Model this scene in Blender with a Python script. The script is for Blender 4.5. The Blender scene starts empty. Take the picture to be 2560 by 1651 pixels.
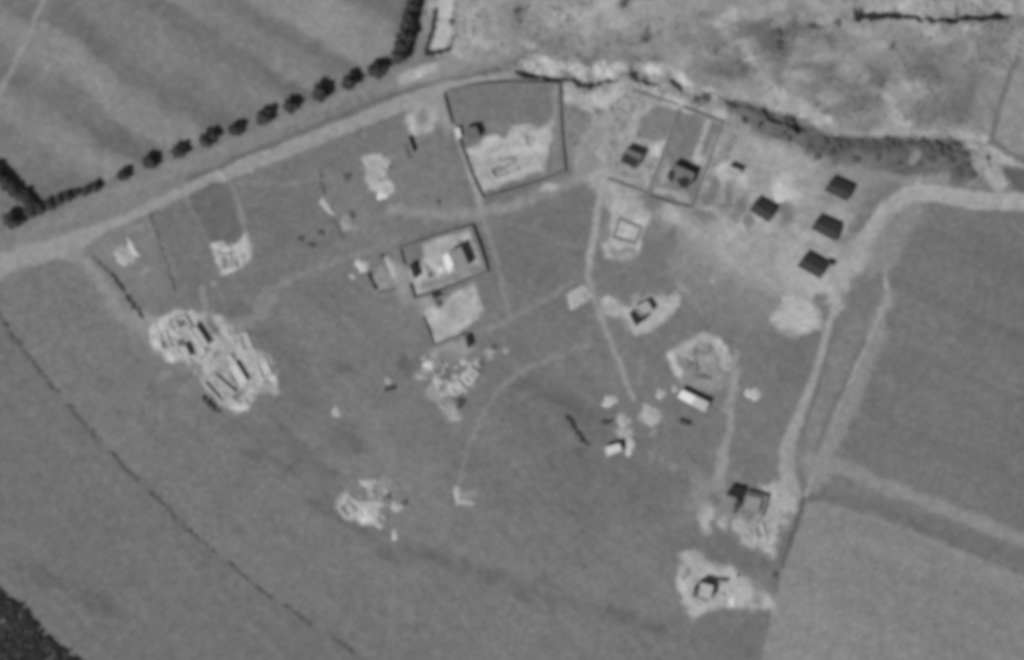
import bpy, math, random
import numpy as np
from mathutils import Vector

# ------------------------------------------------------------------ scale: 1 photo pixel = 0.15 m on the ground
S = 0.15
def w(px, py): return ((px - 1280.0) * S, (825.5 - py) * S)

scene = bpy.context.scene
# ------------------------------------------------------------------ camera
H = 1600.0
cam_d = bpy.data.cameras.new('camera'); cam = bpy.data.objects.new('camera', cam_d)
scene.collection.objects.link(cam); scene.camera = cam
cam.location = (0, 0, H); cam.rotation_euler = (0, 0, 0)
cam_d.sensor_width = 36.0; cam_d.sensor_fit = 'HORIZONTAL'
cam_d.lens = 36.0 * H / (2560 * S)
cam_d.clip_start = 10.0; cam_d.clip_end = 20000.0
# ------------------------------------------------------------------ sky and sun (black and white film: the sky's light is taken without hue)
SUN_EL, SUN_AZ = math.radians(44.0), math.radians(225.0)     # sun in the lower left: shadows fall to the upper right
world = bpy.data.worlds.new('World'); scene.world = world; world.use_nodes = True
nt = world.node_tree; nt.nodes.clear()
sky = nt.nodes.new('ShaderNodeTexSky'); sky.sky_type = 'NISHITA'; sky.sun_disc = False
sky.sun_elevation = SUN_EL; sky.sun_rotation = SUN_AZ
bw = nt.nodes.new('ShaderNodeRGBToBW'); bg = nt.nodes.new('ShaderNodeBackground'); wo = nt.nodes.new('ShaderNodeOutputWorld')
bg.inputs['Strength'].default_value = 0.05
nt.links.new(sky.outputs[0], bw.inputs[0]); nt.links.new(bw.outputs[0], bg.inputs[0]); nt.links.new(bg.outputs[0], wo.inputs[0])
sun_d = bpy.data.lights.new('sun', 'SUN'); sun_d.energy = 4.4; sun_d.angle = math.radians(0.5); sun_d.color = (1, 1, 1)
sun = bpy.data.objects.new('sun', sun_d); scene.collection.objects.link(sun)
ce = math.cos(SUN_EL)
to_sun = Vector((ce * math.sin(SUN_AZ), ce * math.cos(SUN_AZ), math.sin(SUN_EL)))
sun.rotation_euler = (-to_sun).to_track_quat('-Z', 'Y').to_euler(); sun.location = to_sun * 300
# ------------------------------------------------------------------ exposure and film
scene.view_settings.view_transform = 'Standard'; scene.view_settings.look = 'None'
scene.view_settings.exposure = 0.0; scene.view_settings.gamma = 1.0; scene.view_settings.use_curve_mapping = False
scene.cycles.pixel_filter_type = 'BLACKMAN_HARRIS'; scene.cycles.filter_width = 5.9    # soft emulsion of an old aerial negative
K = 1.10          # radiance a level white surface would show; albedo = film tone / K
random.seed(7); rng = np.random.default_rng(7)
COL = scene.collection

def lin(t):
    c = np.asarray(t, float) / 255.0
    return np.where(c <= 0.04045, c / 12.92, ((c + 0.055) / 1.055) ** 2.4)

# ------------------------------------------------------------------ noise
def vnoise(x, y, sc, seed):
    r = np.random.default_rng(seed).random((256, 256))
    u, v = np.asarray(x) / sc + 1000.37 * (seed % 13), np.asarray(y) / sc + 517.11 * (seed % 7)
    i, j = np.floor(u).astype(int), np.floor(v).astype(int); f, g = u - i, v - j
    f, g = f * f * f * (f * (f * 6 - 15) + 10), g * g * g * (g * (g * 6 - 15) + 10)
    i0, i1, j0, j1 = i % 256, (i + 1) % 256, j % 256, (j + 1) % 256
    return ((r[i0, j0] * (1 - f) + r[i1, j0] * f) * (1 - g) + (r[i0, j1] * (1 - f) + r[i1, j1] * f) * g) * 2 - 1
def fbm(x, y, sc, seed, n=3):
    return sum(vnoise(x, y, sc / 2 ** k, seed + k) * 0.55 ** k for k in range(n))
def sstep(a, b, x):
    t = np.clip((x - a) / (b - a), 0, 1); return t * t * (3 - 2 * t)

# ------------------------------------------------------------------ distance helpers (photo pixels)
def poly_sd(P, x, y):
    """signed distance, negative inside"""
    P = np.asarray(P, float); d2 = np.full(x.shape, 1e18); ins = np.zeros(x.shape, bool)
    for k in range(len(P)):
        ax, ay = P[k]; bx, by = P[(k + 1) % len(P)]
        ex, ey = bx - ax, by - ay; L = ex * ex + ey * ey + 1e-9
        t = np.clip(((x - ax) * ex + (y - ay) * ey) / L, 0, 1)
        d2 = np.minimum(d2, (x - ax - t * ex) ** 2 + (y - ay - t * ey) ** 2)
        c = ((ay > y) != (by > y)) & (x < ex * (y - ay) / (ey if abs(ey) > 1e-9 else 1e-9) + ax)
        ins ^= c
    return np.where(ins, -1, 1) * np.sqrt(d2)
def line_d(P, x, y):
    """distance to a polyline, signed side (positive = up/left of travel), arc position"""
    P = np.asarray(P, float); best = np.full(x.shape, 1e18); side = np.zeros(x.shape); arc = np.zeros(x.shape); wd = np.zeros(x.shape); s0 = 0
    for k in range(len(P) - 1):
        ax, ay = P[k][:2]; bx, by = P[k + 1][:2]; ex, ey = bx - ax, by - ay; L = math.hypot(ex, ey) + 1e-9
        t = np.clip(((x - ax) * ex + (y - ay) * ey) / L ** 2, 0, 1)
        d2 = (x - ax - t * ex) ** 2 + (y - ay - t * ey) ** 2; m = d2 < best
        best = np.where(m, d2, best); arc = np.where(m, s0 + t * L, arc)
        side = np.where(m, ((x - ax) * ey - (y - ay) * ex) / L, side)
        if len(P[k]) > 2: wd = np.where(m, P[k][2] * (1 - t) + P[k + 1][2] * t, wd)
        s0 += L
    return np.sqrt(best), side, arc, s0, wd

# ------------------------------------------------------------------ terrain height (metres)
GULLY = [  # polyline left to right; the ground steps down on its upper side, then rises gently again
    ([(1276,186),(1300,194),(1330,191),(1350,191),(1365,201),(1395,207),(1430,202),(1445,214),(1475,222),(1490,212),(1505,208),(1530,208),(1552,198)], 3.5, 56),
    ([(1560,186),(1590,201),(1620,211),(1655,219)], 3.4, 46),
    ([(1664,190),(1700,228),(1722,238)], 2.0, 38),
    ([(1808,252),(1845,267),(1868,276)], 2.0, 40),
    ([(1893,280),(1905,288),(1925,300),(1955,313),(1968,314),(1990,325),(2020,341)], 2.9, 46),
    ([(2128,48),(2180,51),(2220,44),(2240,48),(2290,49),(2340,55),(2400,56),(2450,50),(2530,44)], 3.7, 62),
    ([(2015,64),(2050,72),(2062,80)], 0.9, 25),
]
def height(px, py):
    px, py = np.asarray(px, float), np.asarray(py, float)
    X, Y = px * S, py * S
    z = 0.10 * vnoise(X, Y, 11.0, 3) + 0.05 * vnoise(X, Y, 4.2, 5) + 0.025 * vnoise(X, Y, 1.9, 8)
    far = sstep(400, 1500, np.maximum(np.abs(px - 1280) - 1280, np.abs(py - 825) - 825)); z = z * (1 - far)
    for P, D, wdt in GULLY:
        a = np.asarray(P); m = (px > a[:, 0].min() - 90) & (px < a[:, 0].max() + 90) & (py > a[:, 1].min() - 90) & (py < a[:, 1].max() + 90)
        if not np.any(m): continue
        x, y = px[m], py[m]
        jx = x + 5.0 * vnoise(x, y, 17, 61) + 3 * vnoise(x, y, 7, 64); jy = y + 6.0 * vnoise(x, y, 17, 62) + 4 * vnoise(x, y, 7, 65)
        d, sd, arc, L, _ = line_d(P, jx, jy)
        sdd = np.where(sd > 0, d, -d)
        f = sstep(-1.5, 3.5, sdd) * (1 - sstep(14, wdt, sdd)) * sstep(-2, 30, np.minimum(arc, L - arc) + 2)
        z[m] -= D * f * (0.82 + 0.5 * vnoise(x, y, 34, 63))
    return z
def gz(px, py): return float(height(np.array([px]), np.array([py]))[0])

# ------------------------------------------------------------------ ground layers: (kind, tone, shape, soft, region)
R = {}     # region key -> (name, label, category)
def reg(key, name, label, cat): R[key] = (name, label, cat); return key
reg('road', 'main_road', 'pale dirt road running below the row of trees to the walled yard', 'road')
reg('eroad', 'dirt_road', 'wide pale road curving in from the right edge past the dark roofed houses', 'road')
reg('etrack', 'dirt_track', 'pale track running south from the wide curved road towards the lower houses', 'track')
reg('etrack2', 'dirt_track', 'narrow track parallel to and right of the pale track, along the big field', 'track')
reg('ftrack', 'farm_track', 'straight farm track crossing the fields to the right edge', 'track')
reg('btrack', 'dirt_track', 'track running down right of the white roofed barn', 'track')
reg('wtrack', 'dirt_track', 'faint track leaving the road junction towards the rubble site in the west', 'track')
reg('ntrack', 'farm_track', 'thin pale track across the striped field in the upper left corner', 'track')
reg('p1', 'footpath', 'path down the west side of the walled yard to the central house', 'path')
reg('p2', 'footpath', 'broad worn path below the south wall of the walled yard', 'path')
reg('p3', 'footpath', 'long pale path between the central fields and the eastern house plots', 'path')
reg('p4', 'footpath', 'curved path bending from the lower middle up to the central fields', 'path')
reg('p5', 'footpath', 'faint straight path from the central house towards the pale triangular patch', 'path')
reg('p6', 'footpath', 'faint path past the small enclosure west of the central house', 'path')
reg('p7', 'footpath', 'narrow path beside the dark grass plot by the road', 'path')
reg('fNW', 'striped_field', 'striped crop field filling the upper left above the row of trees', 'field')
reg('plot', 'grass_plot', 'dark rectangular grass plot below the road', 'plot')
reg('fE', 'dark_field', 'large dark field at the right below the curved road', 'field')
reg('fSE', 'stubble_field', 'pale field in the lower right corner', 'field')
reg('fFE', 'stubble_field', 'pale field corner at the upper right edge', 'field')
reg('fSW', 'dark_field', 'dark field in the lower left beyond the broken scrub line', 'field')
reg('scrub', 'scrubland', 'pale mottled scrubland along the top right', 'scrubland')
reg('belt', 'scrub_belt', 'dark vegetated belt on the gully slope behind the eastern houses', 'scrubland')
reg('yardN', 'yard', 'bright bare yard inside the big walled enclosure', 'yard')
reg('gardN', 'garden', 'dark garden in the northern half of the big walled enclosure', 'garden')
reg('yardC', 'yard', 'bright courtyard of the central house', 'yard')
reg('yardC2', 'yard', 'pale threshing yard below the central house', 'yard')
reg('yardW', 'rubble_yard', 'bright rubble strewn ground of the western building site', 'yard')
reg('yardF', 'bare_ground', 'bright bare building patch near the dark grass plot', 'bare ground')
reg('yardG', 'bare_ground', 'bright irregular bare patch north of the central house', 'bare ground')
reg('yardK', 'bare_ground', 'pale cleared ground around the square foundation', 'bare ground')
reg('yardM', 'bare_ground', 'pale ground around the small dark roofed hut by the long path', 'bare ground')
reg('yardL', 'bare_ground', 'pale angular patch beside the bend of the long path', 'bare ground')
reg('yardE', 'bare_ground', 'wide pale ground between the eastern houses', 'bare ground')
reg('yardU', 'bare_ground', 'bright round patch at the foot of the curved road', 'bare ground')
reg('yardQ', 'yard', 'bright trampled ground around the large lower right house', 'yard')
reg('yardQ2', 'yard', 'bright ground around the lowest house', 'yard')
reg('yardR', 'bare_ground', 'bright earthworks patch alone in the southern field', 'bare ground')
reg('yardN2', 'bare_ground', 'bright horseshoe of dug earth above the white barn', 'bare ground')
reg('gardI', 'garden', 'dark garden in the eastern of the two walled house plots', 'garden')
reg('gardI2', 'garden', 'dark garden in the western of the two walled house plots', 'garden')

L = []
def P(tone, pts, soft=7, region=None, a=1.0): L.append(('P', tone, pts, soft, region, a))
def LN(tone, pts, width, soft=5, region=None, a=1.0): L.append(('L', tone, pts, width, soft, region, a))
def B(tone, x, y, rx, ry=None, rot=0, soft=0.5, region=None, a=1.0): L.append(('B', tone, x, y, rx, ry or rx, rot, soft, region, a))

# --- north west striped field (stripes run down to the right)
P(120, [(-3000,-2500),(1000,-2500),(1030,-20),(985,120),(900,195),(700,280),(500,360),(330,425),(150,500),(60,540),(-40,590),(-3000,1800)], 6, 'fNW')
L.append(('STRIPES',))
LN(141, [(330,-520),(112,-5),(60,112),(-2,236),(-300,860)], 13, 5, 'ntrack')
# --- verge between trees and road
P(124, [(-60,600),(60,560),(300,450),(500,375),(700,295),(900,205),(1000,165),(1120,150),(1290,130),(1340,120),(1300,160),(1000,250),(640,400),(320,535),(120,625),(-60,690)], 8)
LN(101, [(470,452),(560,410),(660,370),(760,328),(850,292),(950,252),(1010,230),(1100,205),(1180,190),(1245,172),(1300,148),(1345,132)], 14, 6, None, .85); LN(112, [(700,322),(850,262),(980,205)], 20, 12, None, .5)
LN(112, [(60,555),(180,500),(300,452)], 14, 8, None, .5)
LN(133, [(40,600),(180,535),(300,482),(600,352),(900,232),(1040,200)], 20, 9, None, .75)
# --- scrubland top right
P(143, [(1060,-2500),(4500,-2500),(4500,160),(2560,150),(2525,165),(2480,350),(2560,395),(2560,480),(2400,452),(2200,455),(2120,470),(2100,640),(2060,760),(1960,760),(1800,700),(1700,640),(1660,560),(1600,520),(1500,480),(1440,440),(1420,330),(1400,200),(1280,190),(1330,130),(1150,150),(1085,140),(1060,60)], 14, 'scrub')
P(133, [(1990,100),(2500,60),(2530,160),(2480,330),(2200,330),(2060,310),(1950,230),(1930,150)], 30)
P(132, [(2200,70),(2700,40),(2700,130),(2300,140)], 18)
P(122, [(2280,130),(2460,150),(2470,240),(2440,320),(2330,330),(2270,240)], 26, None, .75)
P(116, [(2330,220),(2430,200),(2420,310),(2340,320)], 20, None, .5)
B(158, 2280, 200, 26, 30); B(158, 2330, 75, 20, 12); B(158, 2425, 72, 28, 12); B(160, 1480, 35, 90, 40, -20); B(165,1560,30,60,30,-20)
B(155, 2230, 275, 22, 55, -35); B(160, 2240, 320, 40, 22); B(156, 2400, 345, 60, 12)
for (x, y, rx, ry, ro, t) in [(1295,25,14,22,0,112),(1560,8,18,14,0,108),(1610,100,26,10,-15,116),(1480,145,50,15,15,114),(1580,145,22,24,0,116),(1640,145,18,10,0,110),
    (1780,100,36,26,30,112),(1725,95,14,26,-20,118),(1830,170,70,22,5,100),(1850,140,20,16,0,116),(1920,105,36,30,0,90),(1870,65,26,20,0,110),(1885,75,46,13,-25,96),(1948,160,22,66,8,100),(1962,80,42,12,0,92),
    (2020,64,46,11,-8,98),(2060,95,36,9,20,118),(2080,200,56,12,0,116),(2200,190,26,16,30,108),(2140,262,44,20,-20,114),(2000,165,30,8,-5,112),(2110,215,26,12,0,116),(2190,262,24,18,0,120),(2170,330,20,14,0,118),
    (2060,165,24,10,0,118),(2030,215,30,10,20,118),(1690,60,26,12,0,122),(1420,60,22,12,0,124),(1380,110,30,12,20,124),(1250,120,40,12,-18,128),(1210,40,18,14,0,126),(2300,180,40,22,0,114),(2350,130,50,16,0,116),(2400,255,30,40,10,110),(2440,180,22,30,0,118),(2330,290,30,22,0,116),(1530,95,24,18,0,126),(1990,30,34,9,0,124),(1760,30,22,10,10,124)]:
    B(t, x, y, rx, ry, ro, .75, None, .85)
for (x, y, rx, ry, ro, t) in [(1220,100,44,22,0,158),(1400,60,50,26,-25,162),(1660,40,46,22,0,160),(1700,140,22,34,20,158),(1870,110,16,20,0,156),(2050,130,46,18,10,154),(1990,190,30,14,0,154),(2080,245,34,12,10,156),(2300,230,22,26,0,152),(2370,95,50,12,0,152),(2180,120,30,12,-20,154),(1800,50,26,16,0,160),(1935,20,30,12,0,158),(2070,20,40,14,0,156),(2455,240,12,30,10,146)]:
    B(t, x, y, rx, ry, ro, .8, None, .7)
LN(168, [(1300,168),(1360,172),(1400,178),(1480,182),(1550,172)], 36, 7, None, .95)
LN(166, [(1470,190),(1540,182)], 26, 8); B(164, 1370, 152, 30, 14, 25)
LN(166, [(1625,168),(1670,180),(1700,205),(1735,230)], 26, 8); LN(158, [(1700,212),(1760,222),(1800,235)], 20, 8)
LN(161, [(1915,228),(1950,245),(2000,275),(2060,305)], 38, 9); LN(160, [(1880,150),(1900,205)], 20, 8, None, .8)
LN(152, [(2060,318),(2150,335),(2250,330),(2340,325),(2420,345)], 16, 8)
LN(171, [(1290,182),(1345,176)], 14, 6)
P(169, [(1400,220),(1440,232),(1500,225),(1560,210),(1575,232),(1530,270),(1500,300),(1470,290),(1440,262),(1408,252)], 10)
LN(168, [(1640,228),(1680,248),(1720,272),(1780,285),(1810,290)], 22, 8); B(171,1690,250,24,13,25)
B(117, 1745, 246, 16, 11); B(116, 1768, 246, 15, 12)
P(124, [(1418,262),(1450,262),(1475,290),(1478,310),(1455,345),(1440,395),(1420,400)], 9)
B(122, 1497, 280, 11, 13); B(122, 1567, 244, 10, 12); B(128, 1503, 330, 10, 13)
LN(151, [(1070,190),(1180,158),(1290,125),(1420,75),(1560,20),(1700,-40)], 40, 16, None, .6); LN(124, [(1150,178),(1250,152),(1340,118),(1460,70)], 10, 8, None, .6)
L.append(('MOTTLE',))
# --- belt of dark vegetation
P(97, [(1805,246),(1860,256),(1920,268),(1990,292),(2060,326),(2100,342),(2160,348),(2300,346),(2408,350),(2428,380),(2446,432),(2410,456),(2300,438),(2180,430),(2080,405),(2000,372),(1930,340),(1860,305),(1815,280)], 11, 'belt')
P(82, [(2050,335),(2110,342),(2250,350),(2400,352),(2410,380),(2300,385),(2150,380),(2060,370)], 14, None, .85)
LN(112, [(1830,268),(1920,310),(2010,350)], 22, 12, None, .6); B(120, 2160, 400, 60, 16, 5, .8, None, .6); B(112, 2340, 410, 46, 20)
B(138, 2288, 388, 13, 22, 15); B(135, 2362, 440, 16, 10); LN(139, [(2080,420),(2160,432),(2260,445),(2360,452)], 14, 9, None, .8)
P(97, [(2500,410),(2560,400),(2800,430),(2800,490),(2560,486),(2530,470),(2510,440)], 10)
P(160, [(2425,350),(2460,345),(2500,380),(2560,410),(2600,420),(2600,440),(2540,415),(2505,418),(2522,460),(2500,485),(2450,440)], 10)
P(137, [(2528,170),(2560,155),(3500,100),(3500,480),(2560,400),(2486,352)], 4, 'fFE')
LN(112, [(2440,44),(2520,42),(2620,50)], 12, 8, None, .8)
LN(112, [(2545,150),(2520,200),(2500,270),(2480,335),(2478,350),(2520,385),(2600,410)], 13, 5)
# --- eastern bare ground
P(153, [(1500,430),(1620,490),(1740,520),(1800,440),(1830,360),(1900,345),(2040,400),(2080,430),(2170,430),(2140,560),(2080,700),(2060,760),(1980,740),(1860,700),(1740,650),(1680,590),(1640,520),(1520,500)], 22, 'yardE')
P(150, [(1480,300),(1520,280),(1580,240),(1620,290),(1560,340),(1520,440),(1480,420)], 18)
P(132, [(2040,400),(2180,420),(2260,450),(2180,500),(2140,540),(2050,500)], 24, None, .7)
B(165, 2010, 695, 60, 40, 20); B(160, 1860, 590, 70, 40, 0, .9, None, .5); B(180, 1960, 480, 36, 30, 20); B(172, 1820, 432, 34, 20, 20); B(175, 1852, 456, 16, 14)
P(122, [(1590,340),(1610,285),(1640,264),(1697,276),(1662,352),(1640,352)], 5, 'gardI2')
P(119, [(1697,276),(1775,300),(1800,312),(1752,415),(1738,520),(1620,488),(1650,420)], 5, 'gardI')
P(150, [(1520,440),(1550,405),(1600,425),(1640,380),(1660,350),(1652,400),(1625,470),(1570,455)], 9)
B(172, 1645, 378, 15, 30, 20); B(136, 1570, 438, 40, 10, 18)
LN(164, [(1770,302),(1755,345),(1740,395)], 13, 4); B(168, 1748, 402, 23, 13, 20)
B(165, 1650, 478, 20, 12, 20); B(150, 1700, 492, 40, 14, 20); B(150,1660,430,10,30,22)
B(117, 1612, 512, 30, 24); B(119, 1648, 515, 14, 10); B(117, 1775, 494, 22, 22); B(119, 1815, 500, 14, 42, 20); B(121, 1790,460,14,20); B(122, 1752, 540, 32, 14, 20); B(150, 1801, 496, 9, 14)
B(118, 1846, 520, 17, 40, 32); B(122, 1872, 550, 12, 20); B(118, 1968, 533, 22, 28); B(116, 2140, 565, 18, 45, 15); B(124, 2110, 610, 20, 14, 30); B(126, 2070, 500, 24, 8, 20)
B(168, 1690, 540, 40, 18, 20); B(165, 1560, 520, 50, 22, 10)
P(134, [(1640,560),(1700,560),(1760,640),(1860,700),(1960,760),(1960,800),(1850,790),(1740,740),(1660,680)], 34, None, .8)
P(116, [(1480,640),(1540,670),(1600,650),(1660,600),(1690,560),(1680,640),(1650,730),(1600,745),(1540,740),(1505,740)], 9)
P(125, [(1700,690),(1800,700),(1940,790),(1960,850),(1800,800),(1720,760)], 30, None, .6)
# --- fields of the plain
P(113, [(2070,800),(2120,690),(2150,610),(2200,560),(2300,512),(2560,545),(3500,600),(3500,1700),(2560,1350),(2330,1265),(2060,1160),(2050,1080)], 8, 'fE')
P(109, [(2380,600),(2560,600),(2900,700),(2900,1300),(2560,1230),(2380,1000)], 60, None, .7)
P(110, [(2045,1215),(2200,1245),(2400,1315),(2600,1390),(3300,1700),(3300,1800),(2600,1470),(2300,1340),(2050,1250)], 8)
P(129, [(2015,1262),(2060,1252),(2300,1335),(2450,1395),(2700,1500),(3300,1800),(3300,3500),(1850,3500),(1895,1651),(1945,1450)], 6, 'fSE')
P(136, [(1930,1480),(2060,1490),(2120,1651),(2100,1800),(1860,1800),(1895,1651)], 30, None, .6)
P(110, [(1700,1560),(1870,1560),(1905,1540),(1880,1700),(1650,1720)], 30, None, .6)
P(123, [(2300,1400),(2560,1480),(2560,1700),(2350,1650)], 50, None, .5)
P(112, [(-30,740),(60,860),(200,1050),(440,1300),(640,1465),(900,1640),(1100,1800),(700,2600),(-2000,3000),(-2000,900)], 5, 'fSW')
P(116, [(120,655),(190,680),(360,870),(520,1010),(700,1080),(900,1300),(1100,1400),(1600,1580),(1850,1680),(1100,1800),(880,1630),(440,1300),(60,860),(-20,760),(-20,680)], 14, None, .5)
P(124, [(210,600),(340,550),(380,600),(440,730),(380,740),(300,700),(235,640)], 12)
P(104, [(462,470),(552,436),(575,500),(612,590),(560,605),(524,600)], 4, 'plot')
P(109, [(610,450),(790,420),(800,520),(840,620),(700,700),(640,620)], 30, None, .45)
P(109, [(1010,560),(1230,560),(1460,500),(1480,560),(1470,650),(1300,740),(1230,700),(1220,640)], 20, None, .4)
P(121, [(820,420),(1000,300),(1100,330),(1190,500),(1190,540),(1000,530),(860,560)], 30, None, .6)
P(121, [(640,780),(960,760),(1020,880),(760,900)], 40, None, .5)
for (x, y, rx, ry, ro) in [(705,1065,22,12,30),(742,1110,30,12,30),(730,1160,26,24,0),(870,1100,40,20,30),(830,1185,30,9,25),(785,1262,26,12,30),(855,1300,70,12,26),(975,1385,30,12,30),(1078,1385,28,11,30),(1112,1400,18,9,10),(1172,1405,14,9,30),(1228,1445,16,14,0),(1302,1480,20,12,30),(1352,1455,12,12,0),(1378,1510,10,16,0),(1528,1530,26,15,40),(1568,1545,16,12,0),(1640,1570,20,10,20),(860,925,24,12,10),(1310,955,40,14,20),(1420,1010,70,18,20),(1010,915,18,16,0),(640,1140,30,14,20),(230,1500,60,18,25),(110,1440,50,16,30)]:
    B(97, x, y, rx * 1.1, ry * 1.1, ro, .9, None, .8)
LN(104, [(560,1040),(640,1085),(720,1115),(790,1190),(850,1290),(980,1370),(1100,1400),(1230,1445),(1370,1490),(1540,1540),(1660,1580)], 34, 26, None, .65)
LN(122, [(620,1365),(720,1445),(820,1530),(920,1600)], 6, 6, None, .6); LN(121, [(700,1120),(760,1200),(1000,1380)], 5, 6, None, .35)
LN(125, [(1180,1080),(1300,1170),(1420,1300),(1600,1400)], 6, 5, None, .8); LN(124, [(1210,560),(1300,560),(1440,620)], 8, 6, None, .6); LN(125, [(1200,1180),(1330,1150),(1440,1080)], 8, 6, None, .5); LN(124, [(900,560),(1000,640)], 8, 6, None, .5)
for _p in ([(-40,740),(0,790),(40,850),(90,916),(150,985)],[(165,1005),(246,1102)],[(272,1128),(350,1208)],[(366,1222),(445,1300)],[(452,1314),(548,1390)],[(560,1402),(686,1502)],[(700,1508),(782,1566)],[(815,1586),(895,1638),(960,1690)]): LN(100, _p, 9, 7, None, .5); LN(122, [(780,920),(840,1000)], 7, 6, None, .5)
L.append(('PLOUGH',))
# --- roads and tracks
P(147, [(-60,640),(60,618),(150,590),(215,570),(240,600),(215,625),(190,660),(150,650),(100,650),(40,680),(-60,720)], 10, 'road')
LN(147, [(-500,850,60),(-60,690,52),(60,640,44),(180,608,44),(220,588,30),(330,540,24),(470,474,26),(520,448,24),(560,437,34),(640,404,36),(760,357,36),(900,302,37),(1000,262,40),(1100,228,40),(1140,212,22),(1200,200,17),(1275,188,15)], None, 4, 'road')
LN(165, [(545,432),(562,450)], 9, 4); B(155, 440, 478, 18, 7, -25)
LN(136, [(190,640),(235,690),(290,760),(345,820),(385,855)], 34, 14, 'wtrack')
LN(132, [(457,470),(486,535),(520,605)], 5, 4, None, .7); LN(135, [(575,450),(600,520),(615,585),(628,650)], 8, 4, 'p7'); LN(128,[(375,545),(430,680)],16,8,None,.6)
LN(148, [(1108,248),(1150,352),(1196,492),(1205,540)], 17, 5, 'p1'); LN(133, [(1205,540),(1225,600),(1245,670),(1275,800)], 10, 5, 'p1')
P(142, [(1090,240),(1110,250),(1140,320),(1120,340),(1085,300),(1050,335),(1020,320),(1025,270)], 10)
LN(137, [(980,520),(1100,535),(1190,540),(1300,507),(1420,455),(1480,410)], 26, 11, 'p2'); B(160, 1375, 466, 22, 9, -20)
LN(153, [(1512,290),(1516,360),(1510,430),(1500,500),(1488,570),(1474,650),(1470,690)], 18, 5, 'p3'); LN(147, [(1470,690),(1490,760),(1520,840),(1548,905),(1568,960),(1585,1000)], 11, 5, 'p3')
LN(135, [(1605,895),(1598,960)], 9, 5, None, .7)
LN(131, [(1150,1200,6),(1185,1090,8),(1215,1020,12),(1260,955,15),(1320,915,17),(1380,890,14),(1470,860,12)], None, 9, 'p4')
LN(130, [(1180,840),(1280,800),(1360,745),(1440,700)], 12, 7, 'p5'); LN(129, [(640,745),(760,690),(870,645),(1000,600)], 14, 8, 'p6')
LN(130, [(600,455),(700,462),(800,450),(870,470)], 14, 10, None, .7); LN(134, [(500,720),(512,780)], 16, 8); LN(132,[(640,770),(690,745)],24,12)
LN(159, [(2900,512),(2560,506),(2440,502),(2340,483),(2270,487),(2215,525),(2175,585),(2150,640),(2125,700),(2105,740)], 44, 6, 'eroad')
LN(156, [(2150,620),(2120,680),(2090,740)], 66, 12)
LN(151, [(2100,735,24),(2070,830,24),(2045,920,22),(2000,1040,26),(1972,1100,36),(1966,1180,38),(1985,1240,38)], None, 6, 'etrack')
LN(133, [(2215,740),(2190,850),(2140,960),(2095,1070),(2060,1140),(2035,1210)], 44, 12); LN(149, [(2212,672),(2216,730),(2195,800),(2150,890),(2110,985),(2075,1080),(2045,1160),(2015,1240)], 12, 4, 'etrack2')
P(128, [(2110,770),(2190,780),(2120,960),(2040,1180),(2000,1160),(2030,1000)], 14, None, .7); P(116, [(2140,690),(2200,690),(2205,750),(2170,800),(2100,800)], 10, None, .8)
P(136, [(2200,560),(2290,500),(2310,530),(2240,660),(2170,700),(2160,640)], 16, None, .75)
LN(106, [(2088,800),(2065,900),(2040,980),(2005,1090)], 11, 5, None, .85); LN(108, [(2160,850),(2115,950),(2070,1050),(2030,1150)], 11, 5, None, .8)
for dx in (-6, 6): LN(138, [(2100+dx,745),(2070+dx,830),(2045+dx,920),(2000+dx,1040),(1972+dx,1100),(1966+dx,1190)], 4, 3, None, .55)
for dy in (-9, 8): LN(146, [(2700,510+dy),(2440,502+dy),(2340,484+dy),(2272+dy*.3,490+dy),(2217+dy*.7,528+dy*.6),(2177+dy,588),(2152+dy,642)], 5, 4, None, .6)
for dy in (-7, 7): LN(137, [(330,540+dy),(470,474+dy),(640,404+dy),(760,357+dy),(900,302+dy),(1000,262+dy),(1090,230+dy)], 4, 4, None, .5)
LN(104, [(1950,1440),(1930,1510),(1912,1580),(1893,1655),(1860,1790)], 9, 6, None, .7)
LN(136, [(2025,1150),(2110,1168),(2200,1212),(2330,1258),(2560,1350),(2900,1500)], 36, 10, 'ftrack')
LN(124, [(2260,840),(2560,990)], 14, 12, None, .6); LN(121, [(2300,820),(2560,930)], 10, 10, None, .5); LN(120, [(2230,1040),(2400,1100)], 30, 20, None, .5)
LN(137, [(2010,1255),(2200,1300),(2340,1355),(2480,1420)], 10, 7, None, .6)
LN(126, [(1820,960),(1825,920),(1838,880)], 14, 6, None, .8); LN(144, [(1845,880,10),(1836,940,14),(1828,1020,22),(1812,1100,20),(1806,1180,22),(1800,1210,24)], None, 7, 'btrack')
# --- strip at the top
LN(171, [(1135,-300),(1113,-5),(1112,70),(1098,122)], 37, 5); LN(168, [(1006,198),(1085,168)], 26, 6); LN(150,[(1076,20),(1066,80)],9,5,None,.8)
P(128, [(1045,90),(1080,20),(1090,110),(1060,150),(1020,170)], 10, None, .7)
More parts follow.
